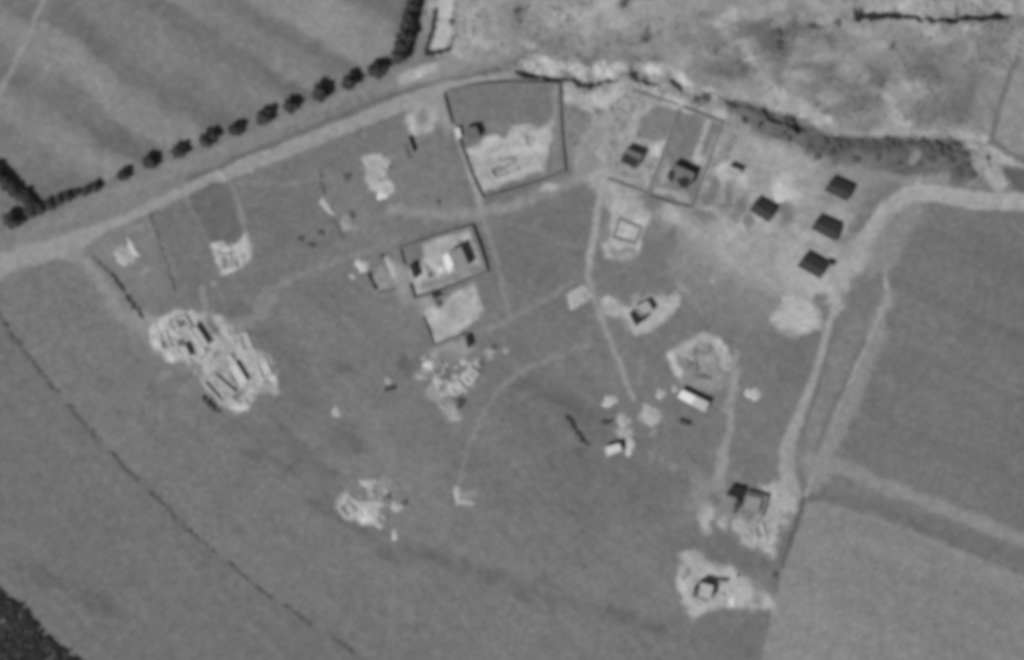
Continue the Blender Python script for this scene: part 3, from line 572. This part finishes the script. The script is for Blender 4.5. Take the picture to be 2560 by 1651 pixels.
for (x, y, r_, l) in [(1904,284,13,'dark bush alone on the gully lip, left of the longest dark gully shadow'), (2095,55,12,'dark bush at the left end of the long dark ditch at the top right'),
    (2150,28,10,'bush above the left end of the long dark ditch at the top right'),
    (1950,81,12,'dark bush in the scrubland halfway between the two ditches'), (1948,113,15,'larger pale bush just below the dark scrubland bush'),
    (1130,52,11,'lone bush right of the pale strip at the top'), (1295,25,12,'bush near the top edge above the walled yard'), (1562,6,13,'bush cut by the top edge in the bright scrub'),
    (1098,503,8,'small dark bush just left of the walled yard corner'), (870,440,13,'dark bush left of the bright irregular patch'), (976,416,7,'tiny bush at the right tip of the bright irregular patch'),
    (881,537,9,'small bush below the pale slab in the central field'), (804,581,10,'upper bush of three in the dim central field corner'), (781,612,12,'lower right bush of three in the dim central field corner'), (755,598,10,'left bush of three in the dim central field corner'),
    (1077,687,7,'small bush in the courtyard of the central house'), (1098,757,11,'dark bush outside the south wall of the central house'), (956,640,10,'bush north of the small enclosure west of the central house'),
    (1098,913,7,'bush beside the bright stone heap below the threshing yard'), (1152,1009,14,'wide dark bush at the lower end of the stone heaps'), (1237,866,8,'small dark bush above the pale patch right of the threshing yard'),
    (1203,906,8,'dark bush left of the pale patch right of the threshing yard'), (1015,1254,9,'dark bush right of the southern earthworks'), (976,1239,9,'bush between the earth lumps of the southern earthworks'),
    (1847,1437,7,'tiny bush right of the lowest house'), (1512,1057,12,'round dark bush left of the small white hut cluster'), (1940,1434,10,'dark bush at the foot of the long field wall, lower right'),
    (2472,395,9,'upper bush on the pale bank at the right end of the scrub belt'), (2434,436,12,'dark bush at the lower right corner of the scrub belt'), (2402,440,9,'bush left of the dark corner bush in the scrub belt'),
    (456,806,8,'upper bush in the western rubble yard'), (481,817,8,'bush next to the long roof in the western rubble yard'), (453,855,9,'bush between the roofs of the western rubble yard'),
    (2232,115,9,'lone bush in the scrubland under the long ditch'), (1612,100,10,'bush in the scrubland above the gully bend'), (1765,246,12,'right one of two bushes above the twin walled plots'), (1743,247,11,'left one of two bushes above the twin walled plots'), (1840,1277,10,'dark bush behind the large lower right house')]:
    shrub(x - 2, y + 2, r_ * .95, l, None, .55)

# hedges and scrub lines
for (pts, wd, h, l, dk, gp) in [
    ([(1089,25),(1080,75),(1066,128)], 9, 1.3, 'thin dark hedge left of the pale strip at the top', True, 0),
    ([(1062,137),(1090,134),(1128,124)], 11, 1.3, 'short dark hedge closing the foot of the pale strip at the top', True, 0),
    ([(1142,75),(1128,115)], 8, .6, 'faint hedge right of the pale strip at the top', False, .2),
    ([(282,690),(305,722),(330,756),(358,796)], 9, .8, 'dark hedge along the west track towards the rubble yard', True, .25),
    ([(232,640),(255,665),(282,690)], 8, .5, 'low thin hedge continuing up to the road junction', False, .2),
    ([(376,538),(392,585),(400,610),(418,662),(440,735)], 8, .5, 'thin hedge between the two western plots', False, .1),
    ([(-40,742),(0,790),(30,842),(60,875),(92,918),(125,962),(152,985)], 12, .35, 'uppermost piece of the broken scrub line in the lower left field', False, .12),
    ([(168,1010),(200,1050),(225,1075),(246,1100)], 12, .35, 'second piece of the broken scrub line in the lower left field', False, .12),
    ([(275,1130),(310,1168),(348,1206)], 12, .35, 'third piece of the broken scrub line in the lower left field', False, .12),
    ([(368,1226),(410,1262),(442,1298)], 12, .35, 'fourth piece of the broken scrub line in the lower left field', False, .12),
    ([(455,1318),(490,1340),(515,1362),(545,1388)], 12, .35, 'fifth piece of the broken scrub line in the lower left field', False, .12),
    ([(565,1405),(610,1440),(645,1470),(682,1498)], 12, .35, 'sixth piece of the broken scrub line in the lower left field', False, .12),
    ([(708,1512),(745,1540),(778,1564)], 12, .35, 'seventh piece of the broken scrub line near the bottom edge', False, .12),
    ([(825,1592),(860,1615),(885,1632)], 12, .35, 'last piece of the broken scrub line near the bottom edge', False, .12),
    ([(798,425),(804,455),(812,485)], 9, .5, 'short dim hedge above the pale slab in the central field', False, .1),
    ([(833,548),(845,575),(858,600)], 9, .5, 'short dim hedge below the pale slab in the central field', False, .2),
    ([(510,988),(525,1008),(545,1030)], 12, .9, 'dark scrub strip outside the roofless western ruin', True, .1),
    ([(1416,1040),(1432,1058),(1440,1078),(1453,1096),(1468,1110)], 9, 1.0, 'crooked dark hedge alone in the field left of the white hut', True, 0),
    ([(1505,1056),(1518,1058),(1532,1055)], 7, .7, 'dark scrub tail beside the round bush left of the white hut', True, 0),
    ([(2011,1242),(1998,1285),(1985,1325),(1970,1370),(1952,1420)], 9, .7, 'long dim hedge along the edge of the pale lower right field', False, .05)]:
    hedge(pts, wd, h, l, dark=dk, gap=gp)

# ------------------------------------------------------------------ walls
def wall(pts, h, label, name='garden_wall', cat='wall', thick=.55, t=112, closed=False, coping=True):
    rj = random.Random(len(label))
    if coping:                                   # old walls: uneven line and height
        q = [pts[0]]
        for a_, b_ in zip(pts[:-1], pts[1:]):
            k = max(1, int(math.hypot(b_[0] - a_[0], b_[1] - a_[1]) / 42))
            q += [(a_[0] + (b_[0] - a_[0]) * i / k + rj.gauss(0, .9), a_[1] + (b_[1] - a_[1]) * i / k + rj.gauss(0, .9)) for i in range(1, k)] + [b_]
        pts = q
    P3 = [Vector(w(*p)) for p in pts]; n = len(P3); O = P3[0].copy(); segs = n if closed else n - 1
    zb = [gz(*p) + (h * rj.uniform(-.28, .22) if coping else 0) for p in pts]
    def offs(d):
        out = []
        for i in range(n):
            pv = P3[i - 1] if (i > 0 or closed) else None; nx_ = P3[(i + 1) % n] if (i < n - 1 or closed) else None
            e1 = (P3[i] - pv).normalized() if pv is not None else None; e2 = (nx_ - P3[i]).normalized() if nx_ is not None else None
            if e1 is None: e1 = e2
            if e2 is None: e2 = e1
            n1, n2 = Vector((-e1.y, e1.x)), Vector((-e2.y, e2.x)); m = (n1 + n2).normalized(); k = d / max(.4, m.dot(n1))
            out.append((P3[i] + m * k - O, P3[i] - m * k - O))
        return out
    root = thing(name, label, cat, (O.x, O.y, 0)); a = offs(thick / 2); b = offs(thick / 2 + .05); M = mat('mud_brick', t, .15, 2.0); Mc = mat('coping', t + 6, .15, 2.0)
    for i in range(segs):
        j = (i + 1) % n; q = [tuple(a[i][0]), tuple(a[i][1]), tuple(a[j][1]), tuple(a[j][0])]; za, zc = zb[i], zb[j]
        run = obj('wall_run', pymesh('wall_run', *prism(q, -.5, [za + h, za + h, zc + h, zc + h]), M), root)
        if coping:
            q = [tuple(b[i][0]), tuple(b[i][1]), tuple(b[j][1]), tuple(b[j][0])]
            obj('coping', pymesh('coping', *prism(q, [za + h, za + h, zc + h, zc + h], [za + h + .09, za + h + .09, zc + h + .09, zc + h + .09]), Mc), run)
    return root
wall([(2066,655),(2084,664)], 1.8, 'short dark wall running off the lowest dark roofed house', t=70)  # added wall, placed so that its shadow makes the dark tail beside the house
wall([(1129,311),(1118,275),(1108,236),(1166,217),(1273,208),(1397,210),(1401,318),(1411,431),(1358,453),(1294,473),(1208,498),(1181,443),(1153,366),(1148,352)], 1.05, 'long low wall around the big northern yard and garden')
wall([(1009,664),(998,624),(1090,592),(1179,566),(1200,622),(1218,682),(1106,728),(1036,748),(1023,712)], 1.15, 'low wall around the courtyard of the central house')
wall([(1057,793),(1070,828),(1083,866),(1120,853),(1160,838)], .9, 'low wall on two sides of the threshing yard')
wall([(917,688),(928,708),(937,728)], 1.3, 'short thick wall west of the central house enclosure')
wall([(943,735),(965,730),(988,726)], .6, 'low crumbling wall below the small enclosure west of the central house')
wall([(1517,447),(1560,463),(1613,481)], .5, 'south wall of the western of the twin plots')
wall([(1700,267),(1672,342),(1645,415),(1615,490)], .5, 'long dividing wall between the twin house plots')
wall([(1583,228),(1635,243),(1694,263)], .35, 'low wall along the top of the western twin plot')
wall([(1706,269),(1745,283),(1781,297),(1806,306),(1767,412),(1727,520),(1675,508),(1621,492)], .62, 'wall around the eastern of the twin house plots')
wall([(1012,362),(1017,380),(1023,398)], .8, 'thin wall stub left of the narrow shed by the road', coping=False)
wall([(574,930),(582,950),(592,972)], .5, 'thin wall between the bright roof and the roofless ruin in the west', coping=False)
wall([(1548,547),(1602,570),(1586,610),(1533,594)], .4, 'square of low foundation walls around a pale concrete floor', 'foundation', 'foundation', .8, 122, True, False)
wall([(1296,424),(1268,440),(1237,448),(1229,436),(1223,422),(1250,407),(1286,400)], .8, 'broken roofless ruin open at one end in the middle of the big yard', 'ruin', 'ruin', 1.1, 168, False, False)
wall([(1742,908),(1741,940),(1776,947)], .4, 'traced foundation corner inside the horseshoe of dug earth', 'foundation', 'foundation', .6, 112, False, False)
wall([(1867,1230),(1918,1242),(1911,1268),(1903,1292),(1888,1306)], 1.5, 'yard wall wrapping the large lower right house')
wall([(1735,1492),(1762,1502),(1772,1503)], .6, 'low wall stub in front of the lowest house', coping=False)

# ------------------------------------------------------------------ buildings
PANE = mat('dark_glass', 45, .1); DOOR = mat('door_wood', 70, .2, 5); FRAME = mat('window_frame', 170, .05)
def house(quad, h, rt, label, cat='house', name='house', wt=132, parapet=True, door=0, wins=2, panels=None, over=.12, rv=.12, gable=0):
    q = [Vector(w(*p)) for p in quad]; A = sum(a.x * b.y - b.x * a.y for a, b in zip(q, q[1:] + q[:1]))
    if A < 0: q.reverse()
    c = sum(q, Vector((0, 0))) / len(q); ql = [tuple(p - c) for p in q]
    mp = np.mean(quad, axis=0); root = thing(name, label, cat, (c.x, c.y, gz(*mp)))
    obj('wall', pymesh('wall', *prism(ql, -.6, h - .16), mat('plaster', wt, .12, 1.2)), root)
    o1 = offset_poly(ql, over)
    if gable:
        a = offset_poly(ql, .25); m0, m1 = [tuple((Vector(a[i]) + Vector(a[i + 1])) / 2) for i in (0, 2)]; z = h - .16
        for e0, e1, r0, r1 in ((a[0], a[3], m0, m1), (a[2], a[1], m1, m0)):
            v = [(*e0, z), (*e1, z), (*r1, z), (*r0, z), (*r1, z + gable), (*r0, z + gable), (*e0, z + .12), (*e1, z + .12)]
            obj('roof_slope', pymesh('roof_slope', v, [(0, 1, 2, 3), (6, 5, 4, 7), (0, 6, 7, 1), (0, 3, 5, 6), (1, 7, 4, 2), (2, 4, 5, 3)], mat('dark_tiles', rt, rv, 1.6)), root)
        d = (Vector(m1) - Vector(m0)).normalized() * .04; p0, p1 = Vector(m0) - d, Vector(m1) + d
        obj('ridge', pymesh('ridge', *tube((*p0, z + gable + .02), (*p1, z + gable + .02), .11, .11, 6), mat('ridge_tiles', rt + 14, .1)), root)
    elif panels:
        n = len(panels)
        for k, t in enumerate(panels):
            la = lambda u: (Vector(o1[0]).lerp(Vector(o1[1]), u), Vector(o1[3]).lerp(Vector(o1[2]), u))
            a, b = la(k / n), la((k + 1) / n); qq = [tuple(a[0]), tuple(b[0]), tuple(b[1]), tuple(a[1])]
            obj('roof_panel', pymesh('roof_panel', *prism(qq, h - .16, [h - .02 + .03 * k] * 4), mat('roof_sheet', t, .06, 1.0)), root)['label'] = 'brilliant white roof panel' if t > 200 else 'duller grey roof panel'
    else:
        rf = obj('roof', pymesh('roof', *prism(o1, h - .16, h), mat('roof_surface', rt, rv, 1.3)), root)
        if parapet:
            i1, o2 = offset_poly(ql, -.16), offset_poly(ql, over - .02); n = len(ql); v, f = [], []
            for ring, z in ((o2, h), (o2, h + .22), (i1, h + .22), (i1, h)):
                v += [(x, y, z) for x, y in ring]
            for a in range(3):
                for i in range(n): f.append((a * n + i, a * n + (i + 1) % n, (a + 1) * n + (i + 1) % n, (a + 1) * n + i))
            obj('parapet', pymesh('parapet', v, f, mat('roof_edge', rt + 4, .1)), rf)
    def on_wall(k, u, half, z0, z1, proud):
        a, b = Vector(ql[k % len(ql)]), Vector(ql[(k + 1) % len(ql)]); e = (b - a); Ln = e.length; e /= Ln; nrm = Vector((e.y, -e.x)); m = a + e * Ln * u
        qq = [tuple(m - e * half - nrm * .05), tuple(m - e * half + nrm * proud), tuple(m + e * half + nrm * proud), tuple(m + e * half - nrm * .05)]
        return prism([qq[1], qq[2], qq[3], qq[0]], z0, z1)
    if door is not None:
        d = obj('door', pymesh('door', *on_wall(door, .5, .42, -.05, min(1.95, h - .4), .03), DOOR), root)
        obj('handle', pymesh('handle', *on_wall(door, .535, .05, .95, 1.02, .07), FRAME), d)
    if h > 2.0:
        for k in range(wins):
            kk, u = (door or 0) + (k % 2) * 2, .2 if k < 2 else .8
            f_ = obj('window', pymesh('window', *on_wall(kk, u, .38, 1.0, 1.75, .03), FRAME), root)
            obj('pane', pymesh('pane', *on_wall(kk, u, .30, 1.08, 1.67, .045), PANE), f_)
    return root

# houses with dark flat roofs in the east
house([(1874, 526), (1894, 498), (1940, 521), (1921, 555)], 1.9, 60, 'dark square roofed house between the two small grey garden beds', rv=.3, gable=1.15)
house([(2061, 476), (2082, 446), (2132, 468), (2116, 503)], 1.9, 60, 'topmost dark square roofed house, nearest the scrub belt', rv=.3, gable=1.15)
house([(2028, 572), (2047, 542), (2098, 563), (2089, 603)], 1.9, 60, 'middle one of the three dark roofed houses beside the curved road', rv=.3, gable=1.15)
house([(1994, 665), (2017, 633), (2069, 662), (2048, 695)], 1.9, 60, 'lowest dark roofed house, on the bright ground beside the curved road', rv=.3, gable=1.15)
house([(1822,416),(1852,428),(1845,441),(1815,430)], 2.6, 165, 'small pale hut right of the twin plots casting a dark shadow', 'hut', 'hut', wins=1)
# twin plots
house([(1566,373),(1606,389),(1590,421),(1552,402)], 3.2, 106, 'grey roofed house in the western of the twin walled plots')
house([(1551,404),(1557,388),(1592,404),(1587,421)], 3.55, 58, 'dark roofed front room along the lower edge of the western twin house', 'outbuilding', 'house_wing', wins=0, door=None)
house([(1684,412),(1736,436),(1722,468),(1672,447)], 3.4, 110, 'grey roofed house in the eastern of the twin walled plots')
house([(1668,442),(1674,428),(1684,433),(1678,456)], 3.7, 52, 'small dark roofed room at the left corner of the eastern twin house', 'outbuilding', 'house_wing', wins=0, door=None)
house([(1693,452),(1712,444),(1722,456),(1716,472),(1700,468)], 3.75, 52, 'dark roofed room at the front of the eastern twin house', 'outbuilding', 'house_wing', wins=0, door=None)
# big northern yard
house([(1166,322),(1190,318),(1200,344),(1172,350)], 2.8, 104, 'grey shed beside the gap in the wall of the big northern yard', 'shed', 'shed', wins=1)
house([(1136,324),(1148,320),(1153,344),(1142,348)], 1.5, 200, 'small whitewashed hut standing in the gap of the northern yard wall', 'hut', 'hut', wt=190, wins=0)
house([(1014,352),(1021,346),(1034,382),(1026,388)], 1.9, 126, 'narrow shed near the road beside the pale earth ring', 'shed', 'shed', wins=0)
# central house
house([(1122,632),(1152,618),(1172,664),(1142,680)], 3.6, 136, 'flat grey roofed main house inside the central courtyard', wins=4)
house([(1024,664),(1036,659),(1048,690),(1036,696)], 1.7, 50, 'long dark roofed shed by the west wall of the central courtyard', 'shed', 'shed', wins=0)
house([(1080,735),(1094,730),(1099,743),(1085,748)], 1.8, 58, 'small dark roofed shed against the south wall of the central courtyard', 'shed', 'shed', wins=0)
house([(1163,842),(1172,838),(1180,864),(1170,870)], 1.6, 50, 'small dark roofed outhouse at the corner of the threshing yard', 'outhouse', 'outhouse', wins=0)
house([(1106,640),(1120,632),(1134,660),(1128,682),(1113,674)], .45, 216, 'brilliant white raised terrace in front of the central house', 'terrace', 'terrace', wt=190, parapet=False, door=None, wins=0, over=0)
house([(1090,668),(1108,664),(1112,680),(1096,686)], .4, 200, 'smaller white paved platform at the left of the bright terrace', 'terrace', 'terrace', wt=180, parapet=False, door=None, wins=0, over=0)
# west site
house([(478,824),(491,815),(522,862),(508,872)], 2.2, 172, 'long narrow pale roofed building in the western rubble yard', 'building', 'building', wins=2)
house([(448,872),(464,864),(477,892),(460,900)], 2.3, 176, 'small pale roofed building left in the western rubble yard', 'building', 'building', wins=1)
house([(572,920),(590,907),(618,952),(600,968)], 1.6, 192, 'bright roofed building at the right of the western rubble yard', 'building', 'building', wins=2)
wall([(508,955),(536,938),(586,982),(556,1008)], 1.1, 'roofless ruin with pale walls in the western rubble yard', 'ruin', 'ruin', .9, 165, True, False)
for (pts, h, t, l) in [
    ([(394,836),(412,828),(428,868),(407,877)], .8, 184, 'roofless room with bright walls at the left of the western rubble yard'),
    ([(436,800),(462,790),(476,814),(450,824)], .8, 176, 'roofless room at the top of the western rubble yard'),
    ([(596,840),(616,832),(632,872),(610,880)], .7, 178, 'roofless room above the bright roofed building in the western rubble yard'),
    ([(640,905),(662,896),(680,938),(656,948)], .6, 178, 'roofless room at the right end of the western rubble yard'),
    ([(1158,946),(1178,920),(1196,934),(1174,960)], .8, 178, 'roofless room at the upper end of the heap ridge below the threshing yard'),
    ([(1126,970),(1146,954),(1160,972),(1140,988)], .8, 180, 'roofless room at the lower end of the heap ridge below the threshing yard'),
    ([(1080,920),(1102,908),(1112,930),(1092,942)], .6, 160, 'small roofless room among the heaps below the threshing yard'),
    ([(847,1268),(864,1252),(888,1280),(870,1296)], .6, 174, 'roofless room at the left of the southern earthworks'),
    ([(551,640),(574,638),(576,672),(557,677)], .6, 176, 'left roofless room on the bright building patch by the grass plot'),
    ([(584,648),(608,645),(606,668),(587,672)], .5, 174, 'right roofless room on the bright building patch by the grass plot'),
    ([(1885,1318),(1905,1308),(1914,1340),(1893,1348)], .7, 168, 'roofless room below the large lower right house')]:
    wall(pts, h, l, 'ruin', 'ruin', .7, t, True, False)
# hut by the long path
house([(1584,770),(1618,753),(1632,777),(1602,791)], 2.3, 158, 'pale roofed house beside the small dark roofed hut on the long path', wins=1)
house([(1573,784),(1596,773),(1615,797),(1590,815)], 2.2, 46, 'small dark roofed hut attached to the pale house on the long path', 'hut', 'hut', wins=1)
# barn and white hut
house([(1694,993),(1761,1030),(1772,1007),(1705,975)], 2.5, 210, 'long barn with a brilliant white sheet roof, duller at one end', 'barn', 'barn', panels=[218, 178], parapet=False, wins=2)
house([(1512,1119),(1548,1109),(1554,1126),(1517,1141)], 2.4, 196, 'small white roofed hut casting an angled shadow in the field', 'hut', 'hut', wt=170, wins=1)
# lower right
house([(1866,1238),(1904,1246),(1893,1284),(1856,1274)], 1.6, 138, 'large grey roofed house at the lower right, dark shadow on two sides', wins=4)
house([(1816,1236),(1830,1214),(1864,1222),(1854,1250)], 1.6, 44, 'dark roofed wing at the upper left of the large lower right house', 'outbuilding', 'house_wing', wins=1)
house([(1840,1252),(1853,1255),(1848,1272),(1834,1268)], 1.5, 70, 'low dark shed left of the large lower right house', 'shed', 'shed', wins=0)
house([(1750,1456),(1782,1464),(1774,1500),(1740,1490)], 3.9, 168, 'lowest house in the picture, with a pale square roof', wins=2)
house([(1736,1466),(1748,1464),(1744,1488),(1732,1487)], 4.0, 62, 'dark lean-to along the left side of the lowest house', 'lean-to', 'lean_to', wins=0, door=None)
house([(1796,1450),(1818,1452),(1817,1457),(1795,1455)], 1.5, 130, 'thin screen wall beside the lowest house', 'wall', 'screen_wall', wins=0, door=None, parapet=False)
house([(1698,1050),(1725,1060),(1722,1067),(1695,1057)], 1.0, 90, 'low dark trough alone in the field below the white barn', 'trough', 'water_trough', wins=0, door=None)
house([(960,974),(984,968),(986,975),(962,981)], .9, 80, 'dark low cart shed beside a small stone heap in the central field', 'shed', 'cart_shed', wins=0, door=None)

# ------------------------------------------------------------------ earth and stone heaps
def heap(x, y, rx, ry, rot, h, t, label, name='earth_heap', cat='heap'):
    rx *= 1.22; ry *= 1.22; h *= .45; n, m = 26, 9; r_ = random.Random(int(x * 7 + y)); ph = [r_.uniform(0, 6.28) for _ in range(4)]; V, F = [], []
    ca, sa = math.cos(math.radians(-rot)), math.sin(math.radians(-rot))
    for j in range(m + 1):
        u = j / m
        for i in range(n):
            a = 2 * math.pi * i / n; k = 1 + .16 * math.sin(2 * a + ph[0]) + .14 * math.sin(3 * a + ph[1]) + .09 * math.sin(5 * a + ph[2]) + .05 * math.sin(8 * a + ph[3])
            lx, ly = u * k * rx * S * math.cos(a), u * k * ry * S * math.sin(a)
            z = h * (1 - u ** 3) ** 1.5 * (1 + .3 * math.sin(4 * lx + ph[3]) * math.cos(4 * ly + ph[1])) - .22 * u ** 4 + r_.uniform(-.03, .03) * h
            V.append((lx * ca - ly * sa, lx * sa + ly * ca, z))
    for j in range(m):
        for i in range(n): F.append((j * n + i, (j + 1) * n + i, (j + 1) * n + (i + 1) % n, j * n + (i + 1) % n))
    o = obj(name, pymesh(name, V, F, mat('heap_soil', t, .14, 1.6), True), None, (*w(x, y), gz(x, y) + .05)); return tag(o, label, cat)
for a in [
    (1073,912,12,13,0,.9,196,'brightest round stone heap left of the rubble below the threshing yard'), (1095,953,11,12,0,.7,172,'small pale heap just below the brightest stone heap'),
    (1140,968,17,14,-30,.8,178,'wide pale heap at the lower end of the heap ridge'), (1170,942,19,15,-35,.8,170,'oval pale heap at the upper end of the heap ridge'), (1052,941,13,9,20,.5,152,'dim low heap left of the small pale heap'),
    (905,664,15,15,0,.9,184,'bright round heap west of the central house'), (882,691,8,9,0,.5,156,'tiny heap lower left of the bright round heap'), (980,668,11,25,-25,.7,168,'pale crescent heap between the enclosure and the courtyard wall'),
    (332,620,8,24,-35,.8,180,'upper narrow pale bank in the western plot'), (306,645,24,13,30,.7,166,'lower wide pale bank in the western plot'),
    (956,487,12,13,0,.8,200,'bright heap at the lower end of the irregular bare patch'), (816,515,9,22,-43,.6,166,'pale oblong slab of spoil in the central field'), (863,559,9,11,0,.4,148,'dim heap right of the dim central hedge'),
    (432,890,13,11,20,.8,184,'bright rubble heap at the lower left of the western rubble yard'), (603,1015,25,11,-20,.8,184,'bright oblong heap below the roofless ruin'), (416,824,14,20,-20,.5,184,'rubble heap at the upper left of the western rubble yard'),
    (1688,972,9,9,0,.6,162,'tiny heap touching the upper corner of the white barn'), (1653,985,13,11,0,.6,166,'small heap left of the white barn'), (1882,985,17,17,0,.7,174,'round pale heap right of the track by the white barn'),
    (1525,1003,20,12,-12,.8,174,'pale dome shaped heap above the round dark bush'), (1575,1116,10,22,0,.8,182,'upright pale heap right of the small white hut'), (1555,1052,10,18,0,.5,166,'pale heap above the small white hut'),
    (1627,1044,24,16,15,.4,166,'wide triangular pale heap right of the white hut cluster'),
    (919,1208,19,9,15,.7,170,'oblong pale heap at the top of the southern earthworks'), (918,1290,15,15,0,.8,190,'brightest heap of the southern earthworks'), (988,1265,13,9,-10,.6,166,'pale heap at the right of the southern earthworks'),
    (949,1314,9,9,0,.5,164,'small heap below the southern earthworks'), (987,1339,8,12,0,.6,178,'small bright heap farthest below the southern earthworks'),
    (1144,1236,9,22,5,.7,168,'left arm of the pale crescent bank in the southern field'), (1166,1255,20,8,12,.5,160,'lower arm of the pale crescent bank in the southern field'),
    (841,1030,9,17,-15,.6,164,'lone pale oval heap in the south central field'), (971,953,8,12,-15,.5,152,'small pale heap above the dark cart shed'),
    (1831,1502,11,14,0,.7,200,'bright white heap right of the lowest house'), (1960,480,24,22,0,.6,184,'large bright heap above the dark house between garden beds'), (1265,877,7,10,-20,.4,152,'tiny pale heap right of the threshing yard bushes'),
    (1784,701,9,10,0,.4,150,'lone small pale heap in the open eastern field'), (1036,310,10,24,-10,.5,172,'bright bank on the left of the pale earth ring by the road')]:
    heap(*a)

# ------------------------------------------------------------------ loose rubble on the building sites
k0x, k0y = int(np.argmin(np.abs(gx + 60))), int(np.argmin(np.abs(gy + 60)))
def tone_at(px, py):
    i = np.clip(((px + 60) / STEP).round().astype(int) + k0x, 0, nx - 1); j = np.clip(((py + 60) / STEP).round().astype(int) + k0y, 0, ny - 1)
    return tone[j * nx + i], region[j * nx + i]
def rubble(poly, n, label, t=168, smax=1.3, hmax=.8, seed=0):
    r = np.random.default_rng(seed + int(poly[0][0])); P = np.array(poly, float); lo, hi = P.min(0), P.max(0)
    x, y = r.uniform(lo[0], hi[0], n * 3), r.uniform(lo[1], hi[1], n * 3); m = poly_sd(P, x, y) < -2; x, y = x[m][:n], y[m][:n]
    X, Y = w(x, y); z = height(x, y); a = r.uniform(0, math.pi, len(x)); a = np.where(r.random(len(x)) < .25, math.radians(-58) + r.normal(0, .12, len(x)), a)
    sx = r.uniform(.25, 1.0, len(x)) ** 1.6 * smax; sy = sx * r.uniform(.5, 1.0, len(x)); h = r.uniform(.15, 1.0, len(x)) ** 1.3 * hmax
    V = []
    for sgz, shr in ((-.2, 1.0), (1.0, .8)):
        for ux, uy in ((-1, -1), (1, -1), (1, 1), (-1, 1)):
            lx, ly = ux * sx / 2 * shr * r.uniform(.75, 1.1, len(x)), uy * sy / 2 * shr * r.uniform(.75, 1.1, len(x))
            V.append(np.stack([X + lx * np.cos(a) - ly * np.sin(a), Y + lx * np.sin(a) + ly * np.cos(a), z + h * sgz * r.uniform(.7, 1.1, len(x))], 1))
    V = np.stack(V, 1).reshape(-1, 3); b = (np.arange(len(x)) * 8)[:, None, None]
    F = (b + np.array([[4, 5, 6, 7], [0, 1, 5, 4], [1, 2, 6, 5], [2, 3, 7, 6], [3, 0, 4, 7]])[None]).reshape(-1, 4)
    tag(obj('rubble', npmesh('rubble', V, F, mat('rubble_stone', t, .3, .9))), label, 'rubble', kind='stuff')
rubble([(380,850),(420,800),(480,795),(560,790),(600,830),(640,880),(685,950),(640,1000),(590,1030),(520,960),(440,900)], 114, 'stones and broken wall pieces strewn over the western site', 176, 2.8, 1.0)
rubble([(1050,890),(1110,880),(1190,900),(1190,960),(1150,1000),(1140,1050),(1100,1020),(1045,950)], 41, 'loose stones between the heaps below the threshing yard', 166, 2.7, 0.54)
rubble([(840,1268),(862,1232),(930,1195),(1000,1215),(1000,1275),(940,1310),(900,1296)], 33, 'loose stones on the southern earthworks', 168, 3.0, 0.54)
rubble([(1660,890),(1760,840),(1820,870),(1825,930),(1770,970),(1690,940)], 33, 'clods and stones on the horseshoe of dug earth', 158, 2.4, 0.42)
rubble([(1750,1270),(1830,1300),(1900,1290),(1985,1270),(1930,1380),(1860,1360)], 37, 'loose stones around the large lower right house', 162, 2.7, 0.54)
rubble([(1705,1395),(1840,1425),(1920,1490),(1860,1520),(1720,1535)], 33, 'loose stones around the lowest house', 168, 2.7, 0.48)
rubble([(530,612),(610,592),(625,645),(560,685)], 17, 'stones on the bright building patch by the grass plot', 170, 3.0, 0.54)
rubble([(900,405),(960,380),(985,455),(970,495),(925,460)], 17, 'stones on the bright irregular bare patch', 172, 2.4, 0.42)
rubble([(1230,350),(1370,315),(1370,400),(1220,470),(1190,440)], 28, 'stones and debris in the big northern yard', 168, 2.4, 0.42)
rubble([(1040,720),(1060,650),(1110,600),(1160,590),(1110,710)], 13, 'stones and clutter in the central courtyard', 160, 2.1, 0.42)
rubble([(1290,160),(1400,170),(1540,165),(1700,215),(1800,240),(1790,280),(1690,250),(1540,205),(1400,198),(1300,188)], 57, 'stones on the pale gully bank', 160, 2.7, 0.48)
# ------------------------------------------------------------------ grass and low scrub tufts
def tufts(x, y, rad, per, m, label, name):
    X, Y = w(x, y); z = height(x, y); V, F = leaf_cloud(list(zip(X, Y, z + rad * .12)), rad, per, .2, len(label), .22)
    V[:, 2] = np.maximum(V[:, 2], -3.0); tag(obj(name, npmesh(name, V, F, m)), label, 'grass', kind='stuff')
r = np.random.default_rng(77)
x, y = r.uniform(-60, 2620, 26000), r.uniform(-60, 1710, 26000); tn, rg = tone_at(x, y)
dens = .5 + .9 * fbm(x, y, 120, 95) + .5 * vnoise(x, y, 30, 97); sc = np.isin(rg, [keys.index('scrub') + 1, keys.index('belt') + 1])
road = np.isin(rg, [keys.index(k) + 1 for k in ('road', 'eroad', 'etrack', 'etrack2', 'ftrack', 'p1', 'p2', 'p3', 'btrack', 'fNW', 'plot', 'gardN')])
keep = (tn < 128) & ~sc & ~road & (r.random(len(x)) < dens * .5)
tufts(x[keep], y[keep], r.uniform(.2, .5, keep.sum()), 7, mat('dry_grass', .165, .25, 1.0, .95, raw=True), 'scattered tufts of dry grass over the open plain', 'grass')
dens = .35 + 1.1 * fbm(x, y, 70, 99); keep = sc & (tn < 158) & (r.random(len(x)) < dens * np.where(tn < 125, 1.5, .75))
tufts(x[keep], y[keep], r.uniform(.4, 1.3, keep.sum()), 14, mat('grey_scrub', .17, .3, 1.0, .95, raw=True), 'low scrub tufts scattered over the pale scrubland', 'low_scrub')
